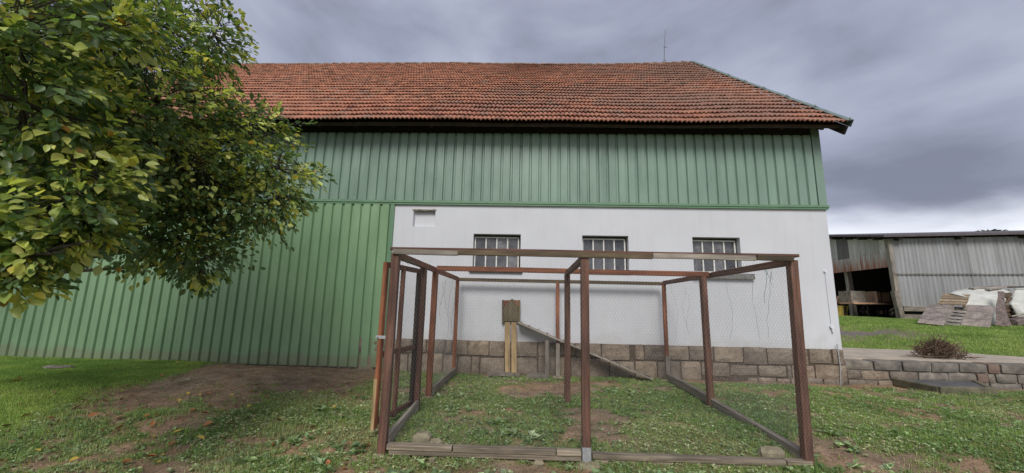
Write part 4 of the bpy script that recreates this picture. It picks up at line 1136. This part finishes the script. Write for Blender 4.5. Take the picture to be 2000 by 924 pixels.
# tarpaulins draped over the stack
def drape(name, rows, label, mt_, seed):
    """rows: list of rows of (u, w, D); subdivided and crumpled"""
    R_ = random.Random(seed); G = [[hp(*q) for q in row] for row in rows]; sub = 6; H, Wd = len(G), len(G[0]); vs = []
    hh, ww = (H - 1) * sub + 1, (Wd - 1) * sub + 1
    for j in range(hh):
        for i in range(ww):
            a, c = min(j // sub, H - 2), min(i // sub, Wd - 2); fy, fx_ = (j - a * sub) / sub, (i - c * sub) / sub
            q = G[a][c].lerp(G[a][c + 1], fx_).lerp(G[a + 1][c].lerp(G[a + 1][c + 1], fx_), fy)
            nz = float(fbm(np.array(i * .33 + seed), np.array(j * .22), 200 + seed, 3)) - .5
            vs.append(q - FW * nz * .13 + Vector((0, 0, nz * .03)))
    fs = [(j * ww + i, j * ww + i + 1, (j + 1) * ww + i + 1, (j + 1) * ww + i) for j in range(hh - 1) for i in range(ww - 1)]
    o = MB().add(vs, fs).build(name, mt_, None, vs[-1], True)
    md_ = o.modifiers.new('thickness', 'SOLIDIFY'); md_.thickness = .012
    return tag(o, label, 'tarpaulin')
drape('tarpaulin', [[(500, 150, 17.2), (760, 105, 17.4), (1000, 100, 17.4), (1100, 105, 17.4)], [(480, 168, 15.9), (740, 128, 15.9), (960, 132, 15.8), (1090, 128, 15.8)], [(640, 205, 15.4), (760, 215, 15.3), (900, 230, 15.2), (1060, 220, 15.2)], [(640, 300, 15.1), (760, 310, 15.0), (920, 330, 15.0), (1030, 330, 15.0)], [(620, 500, 14.9), (760, 505, 14.8), (930, 498, 14.75), (1000, 500, 14.7)]], 'dirty white tarpaulin draped over the heap behind the pallets', M['tarp'], 1)
drape('tarpaulin', [[(1130, 120, 17.2), (1260, 115, 17.2), (1420, 120, 17.2), (1560, 130, 17.2)], [(1135, 138, 15.6), (1260, 135, 15.5), (1420, 138, 15.5), (1560, 150, 15.5)], [(1080, 270, 15.2), (1240, 270, 15.0), (1400, 270, 15.0), (1560, 280, 15.0)], [(1160, 390, 15.0), (1260, 400, 14.8), (1400, 410, 14.7), (1560, 420, 14.7)], [(1240, 480, 14.8), (1300, 490, 14.6), (1420, 495, 14.5), (1560, 500, 14.5)]], 'white tarpaulin sheet hanging over the end of the heap at the picture edge', M['tarp'], 2)
# logs seen between the two sheets
k = 0
for (u, w) in ((1060, 190), (1095, 180), (1085, 220), (1060, 250), (1050, 300), (1085, 300), (1065, 340), (1110, 335), (1070, 385), (1120, 375), (1080, 430), (1130, 420), (1120, 465), (1070, 480), (1170, 450), (1190, 490)):
    q = hp(u, w, 15.2); r_ = random.uniform(.06, .10)
    o = empty('log', q, 'dark firewood log in the gap between the two white tarpaulins', 'log', 'firewood logs in the heap')
    MB().tube([q, q + Vector((.3, .9, .02))], r_, 8).build('trunk', M['bark'], o); MB().tube([q - Vector((.004, .012, 0)), q], r_ * .82, 8).build('cut_end', M['twig'], o)
o = beam('log', hp(1100, 470, 14.6), hp(1230, 440, 14.9), .34, .26, M['barkslab'], ch=.1); tag(o, 'stout pale log lying at the foot of the heap below the hanging sheet', 'log')
o = beam('pole', hp(1105, 400, 14.5), hp(1330, 360, 14.7), .05, .05, M['greywood'], ch=.02); tag(o, 'thin grey pole leaning on the end of the heap', 'pole')
for k, (a, c, D, lab) in enumerate((((700, 122), (960, 96), 15.9, 'brown plank lying flat on top of the tarpaulin, lower left one'), ((865, 132), (1130, 92), 15.7, 'pale plank slanting on top of the tarpaulin'), ((1090, 108), (1420, 98), 15.6, 'dark plank on top of the heap at the picture edge'))):
    tag(beam('plank', hp(*a, D), hp(*c, D + .3), .16, .05, M['pinkgrey'] if k < 2 else M['darkwood']), lab, 'plank')

# ------------------------------------------------------------------ foliage builders
LEAF = np.array([(0, 0, 0), (-.34, .22, .05), (-.46, .5, .07), (-.30, .78, .05), (0, 1, -.04), (.30, .78, .05), (.46, .5, .07), (.34, .22, .05), (0, .5, -.03)])
LEAFF = np.array([(0, 8, 1), (1, 8, 2), (2, 8, 3), (3, 8, 4), (4, 8, 5), (5, 8, 6), (6, 8, 7), (7, 8, 0)])
def leaves_mesh(name, P, D, Nn, Ln, Wd, C):
    """P base, D direction, Nn approx normal, length, width, colour"""
    D = D / np.linalg.norm(D, axis=1)[:, None]; X = np.cross(D, Nn); X /= np.linalg.norm(X, axis=1)[:, None] + 1e-9; Z = np.cross(X, D)
    V = P[:, None, :] + LEAF[None, :, 0:1] * Wd[:, None, None] * X[:, None, :] + LEAF[None, :, 1:2] * Ln[:, None, None] * D[:, None, :] + LEAF[None, :, 2:3] * Ln[:, None, None] * Z[:, None, :] * 1.6
    n = len(P); F = (np.arange(n) * 9)[:, None, None] + LEAFF[None]
    return npmesh(name, V.reshape(-1, 3), F.reshape(-1, 3), np.repeat(C, 9, 0))
# ------------------------------------------------------------------ tree on the left
TB = Vector((-8.3, 5.2, 0)); TB.z = gz(TB.x, TB.y)
tree = empty('leafy_tree', TB, 'broad leafy tree with green and yellowing leaves hanging in front of the barn', 'tree')
CL = [  # px, py, distance, rx, ry, rz, yellowness
    (140, 110, 6.0, 1.55, 1.0, 1.4, .15), (330, 60, 5.5, .72, .8, .95, .25), (420, 70, 5.2, .22, .4, .55, .35), (190, 310, 6.0, 1.6, .9, .95, .05), (390, 300, 5.5, 1.0, .8, .72, .15), (490, 262, 5.2, .48, .5, .42, .25),
    (465, 388, 5.0, .70, .6, .40, .15), (545, 330, 4.9, .36, .4, .26, .35), (355, 462, 4.8, .62, .5, .30, .02), (395, 512, 4.6, .24, .3, .20, .0), (540, 388, 4.8, .33, .3, .20, .35),
    (300, 200, 4.5, .95, .6, .75, .35), (120, 230, 4.2, 1.0, .6, .85, .25), (60, 70, 4.0, 1.0, .6, .8, .3), (240, 60, 4.4, .7, .6, .6, .2), (350, 330, 4.5, .6, .5, .42, .3), (300, 420, 4.7, .6, .5, .35, .05),
    (165, 335, 3.3, .38, .35, .28, .7), (105, 400, 3.1, .46, .4, .26, .65), (35, 455, 3.0, .36, .35, .17, .5), (165, 440, 3.2, .30, .3, .13, .55), (50, 200, 3.1, .6, .45, .5, .35), (10, 60, 3.0, .6, .4, .5, .4), (190, 50, 3.5, .45, .4, .3, .4), (15, 545, 2.9, .20, .2, .05, .4),
    (30, 500, 2.95, .34, .3, .13, .45), (90, 470, 3.1, .34, .3, .14, .45), (60, 335, 3.3, .5, .4, .4, .3), (240, 260, 3.9, .45, .4, .4, .45),
    (-250, 150, 4.6, 1.6, 1.3, 1.4, .2), (-350, 250, 5.2, 1.6, 1.4, 1.1, .2), (-160, 330, 4.2, .8, .8, .5, .2), (-200, -150, 5.0, 1.8, 1.5, 1.2, .2), (150, -170, 5.2, 1.6, 1.3, .9, .2), (-600, 100, 6, 1.8, 1.6, 1.8, .2), (-420, 100, 7.2, 1.8, 1.5, 1.8, .2)]
limbs = MB()
ctr = Vector((-5.6, 5.2, 4.6))
crown_top = Vector((TB.x + .5, TB.y + .2, 6.8))
limbs.tube([TB - Vector((0, 0, .2)), TB + Vector((.02, .02, .9)), TB + Vector((.15, .05, 2.2)), TB + Vector((.3, .1, 4.0)), crown_top], [.22, .17, .14, .10, .04], 10)
trunk_o = limbs.build('trunk', M['bark'], tree, TB)
br_ = MB(); LPs, LDs, LNs, LLs, LWs, LCs = [], [], [], [], [], []
def trunk_at(z): f = min(max((z - TB.z) / 6.5, 0), 1); return TB + Vector((.5 * f, .2 * f, 6.6 * f))
R_ = random.Random(5)
gauss3 = lambda s: Vector((R_.gauss(0, s), R_.gauss(0, s), R_.gauss(0, s)))
for ci, (px, py, D, rx, ry, rz, yel) in enumerate(CL):
    c_ = atD(px, py, D)
    tb = trunk_at(max(1.3, c_.z - 1.0 - .25 * (c_ - TB).length * .3))
    mid = tb.lerp(c_, .5) + Vector((0, 0, .15)) + gauss3(.08)
    r0b = .035 + .012 * rx
    br_.tube([tb, tb.lerp(mid, .5) + gauss3(.05), mid, mid.lerp(c_, .6) + gauss3(.05), c_], [r0b, r0b * .8, r0b * .6, r0b * .42, r0b * .22], 6, False)
    inside = px > -60 and py > -60
    ns = int((74 if inside else 26) * (rx * rz + rx * ry + ry * rz) ** .92) + 5
    for s in range(ns):
        while True:
            w = Vector((R_.uniform(-1, 1), R_.uniform(-1, 1), R_.uniform(-1, 1)))
            if .2 < w.length <= 1 and (w.length > .55 or R_.random() < .5): break
        off = RT * (w.x * rx) + UP * (w.z * rz) + FW * (w.y * ry)
        base = c_ + off * .82
        outd = off.normalized() * .8 + (base - ctr).normalized() * .5 + Vector((0, 0, -.12)) + gauss3(.35); outd.normalize()
        ln = R_.uniform(.22, .50) * (.75 if D < 3.6 else 1.0) * min(1.0, .45 + rx)
        tip = base + outd * ln + Vector((0, 0, -.10 * ln))
        mdp = base.lerp(tip, .5) + Vector((0, 0, .03)) + gauss3(.012)
        if inside:
            br_.tube([c_.lerp(base, .55) + gauss3(.03), base, mdp, tip], [.006, .005, .0035, .0015], 3, False)
        if s % 6 == 0: br_.tube([c_, c_.lerp(base, .5) + gauss3(.04), base], [.014, .009, .005], 4, False)
        nl = int(R_.uniform(13, 22))
        upn = (Vector((0, 0, .8)) + (base - TB - Vector((0, 0, 3.5))).normalized() * .5 + gauss3(.35)).normalized()
        lat_ = outd.cross(upn).normalized()
        spray_y = (R_.uniform(.6, 1.0) if R_.random() < .14 + yel * .75 else R_.uniform(0, .22))
        for k in range(nl):
            f = (k + .5) / nl; sg = 1 if k % 2 else -1
            pos = (base.lerp(mdp, f * 2) if f < .5 else mdp.lerp(tip, f * 2 - 1))
            sl_ = (1 - f * .55) * .16 * R_.uniform(.0, 1)
            pos = pos + lat_ * sg * sl_ + gauss3(.015)
            d = outd * (.45 + .6 * f) + lat_ * sg * (.9 - .6 * f) + gauss3(.28) + Vector((0, 0, -.22))
            nn_ = upn + gauss3(.38)
            L_ = (.040 + .062 * R_.random() ** .8) * (1.15 if D < 3.6 else 1.0) * (.8 if f > .85 else 1)
            yy = spray_y * (.55 + .6 * f) + R_.gauss(0, .12)
            q = R_.random()
            if q < .006 + .012 * spray_y: col = (.42, .20 + R_.random() * .12, .05)
            elif q < .02 + .05 * spray_y: col = (.50, .45, .08)
            elif yy > .62: col = (.47, .50, .13)
            elif yy > .42: col = (.30, .355, .085)
            elif yy > .2: col = (.17, .24, .065)
            else: col = (.098, .158, .056)
            v_ = R_.uniform(.78, 1.22)
            LPs.append(pos); LDs.append(d); LNs.append(nn_); LLs.append(L_); LWs.append(L_ * R_.uniform(.58, .74)); LCs.append((col[0] * v_ * R_.uniform(.9, 1.1), col[1] * v_, col[2] * v_))
# the near branch that enters the frame at the lower left
br_.tube([trunk_at(1.7), atD(-120, 640, 3.3), atD(0, 556, 2.9), atD(40, 524, 2.85), atD(62, 500, 2.85), atD(110, 485, 2.9), atD(180, 470, 3.0)], [.045, .032, .024, .020, .017, .012, .006], 7, False)
br_.tube([atD(62, 500, 2.85), atD(75, 495, 2.85), atD(100, 496, 2.86), atD(128, 490, 2.9)], [.016, .014, .01, .005], 5, False)
br_.build('branch', M['bark'], tree)
A3 = lambda l: np.array([tuple(v) for v in l])
me = leaves_mesh('crown', A3(LPs) - np.array(TB), A3(LDs), A3(LNs), np.array(LLs), np.array(LWs), np.array(LCs))
tag(link('crown', me, M['leaf'], tree), kind='stuff')
print('tree leaves', len(LPs))
# conifer tip beyond the shed
q = atD(1935, 452, 46); tb = Vector((q.x, q.y, 1.0))
far = empty('distant_tree', tb, 'dark treetop just showing above the shed roof', 'tree')
MB().tube([tb, Vector((q.x, q.y, q.z - .3))], [.25, .05], 7).build('trunk', M['bark'], far)
n_ = 5200; hgt = q.z - 1.2
u = rng.random(n_); zz_ = 1.0 + hgt * (.2 + .82 * u); rad = (1 - u) * 2.6 + .25 + rng.random(n_) * .35; an = rng.random(n_) * 6.283; rr = np.sqrt(rng.random(n_)) * rad
P = np.stack([q.x + rr * np.cos(an) + np.where(u > .9, (rng.random(n_) - .5) * 1.6, 0), q.y + rr * np.sin(an), zz_], -1); Dn = np.stack([np.cos(an), np.sin(an), rng.normal(.1, .3, n_)], -1)
me = leaves_mesh('crown', P - np.array(tb), Dn, rng.normal(0, 1, (n_, 3)) * .4 + np.array([0, 0, 1]), .34 + .2 * rng.random(n_), .2 + .1 * rng.random(n_), np.array([.03, .045, .02]) * (.7 + .6 * rng.random((n_, 1))))
tag(link('crown', me, M['leaf'], far), kind='stuff')

# ------------------------------------------------------------------ ground cover
def scatter(n, x0, x1, y0, y1, which, pw=1.3, seed=0):
    """random points in the visible wedge, denser near the camera, kept by the mask"""
    g = np.random.default_rng(seed); x = g.uniform(x0, x1, n * 4); y = y0 * (y1 / y0) ** g.random(n * 4)
    keep = g.random(n * 4) < masks(x, y)[which]
    keep &= (x < 1.42 * y + .8) & (x > -1.45 * y - .8)
    x, y = x[keep][:n], y[keep][:n]
    return x, y
def blades(name, x, y, hmin, hmax, wdt, cols, per, spread, seed, label=None, lean=.5):
    g = np.random.default_rng(seed); n = len(x) * per
    X = np.repeat(x, per) + g.normal(0, spread, n); Y = np.repeat(y, per) + g.normal(0, spread, n); Z = ground_z(X, Y) - .004
    h = g.uniform(hmin, hmax, n) * np.repeat(.6 + .8 * fbm(x * 2, y * 2, seed + 3), per); a = g.uniform(0, 6.283, n); ln = g.random(n) * lean
    w = wdt * (.7 + .6 * g.random(n)); ax = g.uniform(0, 6.283, n)
    B = np.stack([X, Y, Z], -1); sv = np.stack([np.cos(ax), np.sin(ax), 0 * ax], -1) * w[:, None] * .5
    md = B + np.stack([np.cos(a) * ln * h * .35, np.sin(a) * ln * h * .35, h * .6], -1); tp = B + np.stack([np.cos(a) * ln * h, np.sin(a) * ln * h, h * (1 - .35 * ln)], -1)
    V = np.stack([B - sv, B + sv, md + sv * .8, md - sv * .8, tp], 1)
    F = np.concatenate([(np.arange(n) * 5)[:, None] + np.array(q) for q in ((0, 1, 2), (0, 2, 3), (3, 2, 4))])
    cols = np.array(cols); c = cols[np.clip((np.repeat(fbm(x * 1.6, y * 1.6, seed + 9), per) * 1.5 - .25 + g.normal(0, .16, n)) * len(cols), 0, len(cols) - 1).astype(int)] * (.75 + .5 * g.random((n, 1)))
    return npmesh(name, V.reshape(-1, 3), F, np.repeat(c, 5, 0))
GC = [(0.121, 0.200, 0.054), (0.170, 0.276, 0.072), (0.229, 0.344, 0.090), (0.296, 0.384, 0.130), (0.370, 0.362, 0.186)]
x, y = scatter(36000, -9, 12.5, 3.0, YW - .06, 1, seed=11)
me = blades('grass', x, y, .025, .075, .0055, GC, 5, .022, 11); tag(link('grass', me, M['grass']), 'short tufts of grass between the weeds around and inside the run', 'grass', kind='stuff')
# broad little weed leaves in rosettes
def rosettes(name, x, y, lmin, lmax, per, cols, seed, rise=.35):
    g = np.random.default_rng(seed); n = len(x) * per; a = g.uniform(0, 6.283, n)
    X = np.repeat(x, per) + g.normal(0, .012, n); Y = np.repeat(y, per) + g.normal(0, .012, n); Z = ground_z(X, Y) + g.uniform(.0, .028, n)
    Ln = np.repeat(g.uniform(lmin, lmax, len(x)), per) * (.6 + .7 * g.random(n))
    D = np.stack([np.cos(a), np.sin(a), g.uniform(0, rise * 2, n)], -1); Nn = np.stack([-np.cos(a) * .4, -np.sin(a) * .4, np.ones(n)], -1) + g.normal(0, .3, (n, 3))
    D = D / np.linalg.norm(D, axis=1)[:, None]; Xv = np.cross(D, Nn); Xv /= np.linalg.norm(Xv, axis=1)[:, None]; Zv = np.cross(Xv, D)
    B = np.stack([X, Y, Z], -1); w = Ln * g.uniform(.22, .36, n)
    V = np.stack([B, B + D * (Ln * .55)[:, None] + Xv * w[:, None] + Zv * (Ln * .08)[:, None], B + D * Ln[:, None] - Zv * (Ln * .15)[:, None], B + D * (Ln * .55)[:, None] - Xv * w[:, None] + Zv * (Ln * .08)[:, None]], 1)
    F = np.concatenate([(np.arange(n) * 4)[:, None] + np.array(q) for q in ((0, 1, 2), (0, 2, 3))])
    cols = np.array(cols); k = np.clip((np.repeat(fbm(x * .9, y * .9, seed + 5), per) * 1.6 - .3 + g.normal(0, .26, n)) * len(cols), 0, len(cols) - 1).astype(int)
    return npmesh(name, V.reshape(-1, 3), F, np.repeat(cols[k] * (.5 + .9 * g.random((n, 1)) * (.5 + g.random((n, 1)))), 4, 0))
WC = [(0.165, 0.251, 0.118), (0.219, 0.314, 0.146), (0.284, 0.377, 0.182), (0.371, 0.449, 0.261), (0.428, 0.428, 0.247)]
x, y = scatter(24000, -9, 12.5, 3.0, YW - .08, 1, seed=21)
me = rosettes('weeds', x, y, .016, .046, 6, WC, 21); tag(link('weeds', me, M['grass']), 'low broad leaved weeds scattered over the bare earth', 'weeds', kind='stuff')
# larger leafy plants along the front sill and in the run
g = np.random.default_rng(5)
xs_, ys_ = [], []
for (px, py, nq_) in ((770, 905, 5), (850, 890, 3), (880, 905, 4), (985, 905, 3), (1095, 905, 4), (1130, 905, 3), (1200, 905, 6), (1300, 908, 7), (1370, 905, 6), (1420, 915, 5), (1250, 915, 6), (985, 832, 4), (1000, 845, 5), (1560, 895, 3), (1610, 850, 4), (1650, 870, 5), (1700, 900, 5), (1750, 850, 4), (900, 800, 4), (890, 775, 4), (1240, 770, 5), (1200, 765, 4), (640, 800, 4), (560, 850, 5), (480, 880, 5), (640, 880, 5), (700, 780, 3), (700, 860, 5)):
    q = atZ(px, py, 0)
    for k in range(nq_): xs_.append(q.x + g.normal(0, .12)); ys_.append(q.y + g.normal(0, .06))
me = rosettes('weed_plants', np.array(xs_), np.array(ys_), .06, .11, 9, WC[:4], 31, .55); tag(link('weed_plants', me, M['grass']), 'larger leafy weeds along the front sill and in the run', 'weeds', kind='stuff')
# lawn on the bank and beyond the retaining wall
x, y = scatter(26000, -15, -4.5, 3.2, YW - .04, 0, seed=41)
LC = [(0.169, 0.282, 0.069), (0.222, 0.344, 0.087), (0.295, 0.407, 0.106), (0.383, 0.472, 0.138)]
me = blades('lawn_grass', x, y, .02, .045, .006, LC, 4, .025, 41); tag(link('lawn_grass', me, M['grass']), 'fine mown lawn on the bank beside the green cladding', 'lawn', kind='stuff')
g = np.random.default_rng(43); x = g.uniform(7.2, 26, 60000); y = g.uniform(9.9, 22, 60000); k = (g.random(60000) < masks(x, y)[0]) & (x > .75 * y - .5) & (x < 1.55 * y)
inslab = (y < 12.25 - .42 * np.clip(x - 9.2, 0, 9)) 
k &= ~inslab
x, y = x[k], y[k]
LC2 = [(0.169, 0.260, 0.070), (0.216, 0.321, 0.089), (0.270, 0.373, 0.107), (0.322, 0.411, 0.128)]
me = blades('lawn_grass', x, y, .04, .08, .014, LC2, 3, .05, 45); tag(link('lawn_grass', me, M['grass']), 'bright green lawn rising towards the grey shed', 'lawn', kind='stuff')
# dry stalks and straw on the soil
x, y = scatter(3800, -6, 6, 3.0, 8.8, 1, seed=51)
x2 = np.concatenate([x[:1600], np.random.default_rng(3).normal(.0, .8, 900)]); y2 = np.concatenate([y[:1600], np.random.default_rng(4).normal(4.15, .18, 900)])
me = blades('straw', x2, y2, .05, .16, .005, [(.20, .155, .095), (.26, .21, .13), (.15, .11, .07)], 1, .03, 51, lean=3.0); tag(link('straw', me, M['grass']), 'dry straw and dead stalks lying on the soil', 'straw', kind='stuff')
# clods and crumbs of soil
g = np.random.default_rng(61); n = 5200; x = g.uniform(-8, 8, n); y = 3.1 * (9.2 / 3.1) ** g.random(n); bm_ = masks(x, y); k = (g.random(n) < .25 + .8 * bm_[2]) & (bm_[0] < .3) & (y < YW - .08); x, y = x[k], y[k]; n = len(x)
OC = np.array([(1, 0, 0), (0, 1, 0), (-1, 0, 0), (0, -1, 0), (0, 0, 1), (0, 0, -1)], float); OF = np.array([(0, 1, 4), (1, 2, 4), (2, 3, 4), (3, 0, 4), (1, 0, 5), (2, 1, 5), (3, 2, 5), (0, 3, 5)])
sz = g.uniform(.005, .018, n); V = OC[None] * sz[:, None, None] * g.uniform(.6, 1.4, (n, 6, 1)); V[:, :, 2] *= .6
V = V + np.stack([x, y, ground_z(x, y)], -1)[:, None, :]
me = npmesh('soil_clods', V.reshape(-1, 3), ((np.arange(n) * 6)[:, None, None] + OF[None]).reshape(-1, 3)); M['clod'] = simple('soil clod', (.125, .092, .068), .95, 30, .4, space='World')
tag(link('soil_clods', me, M['clod']), 'small clods of earth on the bare soil', 'soil', kind='stuff')

# fallen leaves: the ones that can be told apart
M['fl_orange'] = simple('orange fallen leaf', (.34, .135, .045), .6, 30, .35)
M['fl_yellow'] = simple('yellow fallen leaf', (.46, .34, .06), .6, 30, .25)
M['fl_brown'] = simple('brown fallen leaf', (.20, .105, .055), .7, 30, .4)
lv = LEAF.copy(); lv[:, 2] += .22 * np.abs(lv[:, 0]) + .10 * (lv[:, 1] - .5) ** 2
lmes = {}
for nm in ('fl_orange', 'fl_yellow', 'fl_brown'):
    lmes[nm] = mesh('fallen_leaf', [(a * .62, c - .5, z * .9) for a, c, z in lv], [tuple(f) for f in LEAFF], True); lmes[nm].materials.append(M[nm])
LAB = {'fl_orange': 'curled orange brown fallen leaf lying on the ground', 'fl_yellow': 'yellow fallen leaf lying on the ground', 'fl_brown': 'dull brown fallen leaf lying on the ground'}
spots = [(257, 773, 'y'), (155, 780, 'o'), (40, 788, 'o'), (48, 828, 'o'), (98, 830, 'o'), (205, 788, 'o'), (263, 874, 'y'), (70, 886, 'y'), (143, 906, 'y'), (295, 845, 'o'), (198, 855, 'o'), (335, 875, 'o'), (295, 895, 'o'), (248, 908, 'o'), (486, 798, 'y'), (652, 800, 'y'), (640, 913, 'o'), (406, 772, 'o'), (390, 773, 'y'), (366, 772, 'y'), (408, 798, 'o'), (400, 811, 'o'), (378, 806, 'o'), (349, 786, 'y'), (452, 775, 'y'), (522, 780, 'o'), (490, 764, 'y'), (605, 768, 'y'), (315, 736, 'o'), (345, 712, 'y'), (285, 800, 'o'), (230, 830, 'b'), (285, 820, 'o'), (405, 840, 'o'), (150, 800, 'b'), (30, 748, 'y'), (215, 772, 'b'), (250, 755, 'b'), (238, 786, 'b'), (270, 755, 'o'), (105, 760, 'b'), (5, 905, 'o'), (8, 850, 'b'), (345, 858, 'y'), (180, 820, 'o'), (100, 880, 'b'), (230, 850, 'o'), (300, 770, 'b'), (430, 870, 'b'), (200, 905, 'b'), (610, 845, 'b'), (390, 868, 'y'), (1480, 840, 'b'), (1190, 750, 'b'), (545, 830, 'b')]
for px, py, k in spots:
    q = atZ(px, py, .0); q = atZ(px, py, gz(q.x, q.y)); nm = {'o': 'fl_orange', 'y': 'fl_yellow', 'b': 'fl_brown'}[k]
    o = bpy.data.objects.new('fallen_leaf', lmes[nm]); COL.objects.link(o); s = random.uniform(.075, .12); o.scale = (s, s, s)
    o.location = (q.x, q.y, gz(q.x, q.y) + .034); o.rotation_euler = (random.gauss(0, .3), random.gauss(0, .3), random.uniform(0, 6.28)); tag(o, LAB[nm], 'leaf', {'fl_orange': 'orange fallen leaves', 'fl_yellow': 'yellow fallen leaves', 'fl_brown': 'brown fallen leaves'}[nm])
g = np.random.default_rng(71); n = 260; x = g.uniform(-8.5, -1.5, n); y = 3.2 * (9.0 / 3.2) ** g.random(n)
P = np.stack([x, y, ground_z(x, y) + .03], -1); an = g.uniform(0, 6.28, n); D = np.stack([np.cos(an), np.sin(an), g.normal(0, .2, n)], -1)
fc = np.array([(.28, .12, .045), (.17, .095, .055), (.36, .27, .07), (.22, .14, .09)])[g.integers(0, 4, n)]
me = leaves_mesh('fallen_leaves', P, D, g.normal(0, .25, (n, 3)) + np.array([0, 0, 1]), g.uniform(.03, .075, n), g.uniform(.022, .05, n), fc); tag(link('fallen_leaves', me, M['grass']), 'small scattered leaf litter under the tree', 'leaves', kind='stuff')
# flat grey stone lying in the lawn by the cladding
q = atZ(125, 714, .16); boulder(q.x, q.y - .1, gz(q.x, q.y - .1) + .01, .28, .12, .05, 'flat dark stump end lying in the lawn by the green cladding', 21, M['greywood'], 'tree_stump', 'stump')
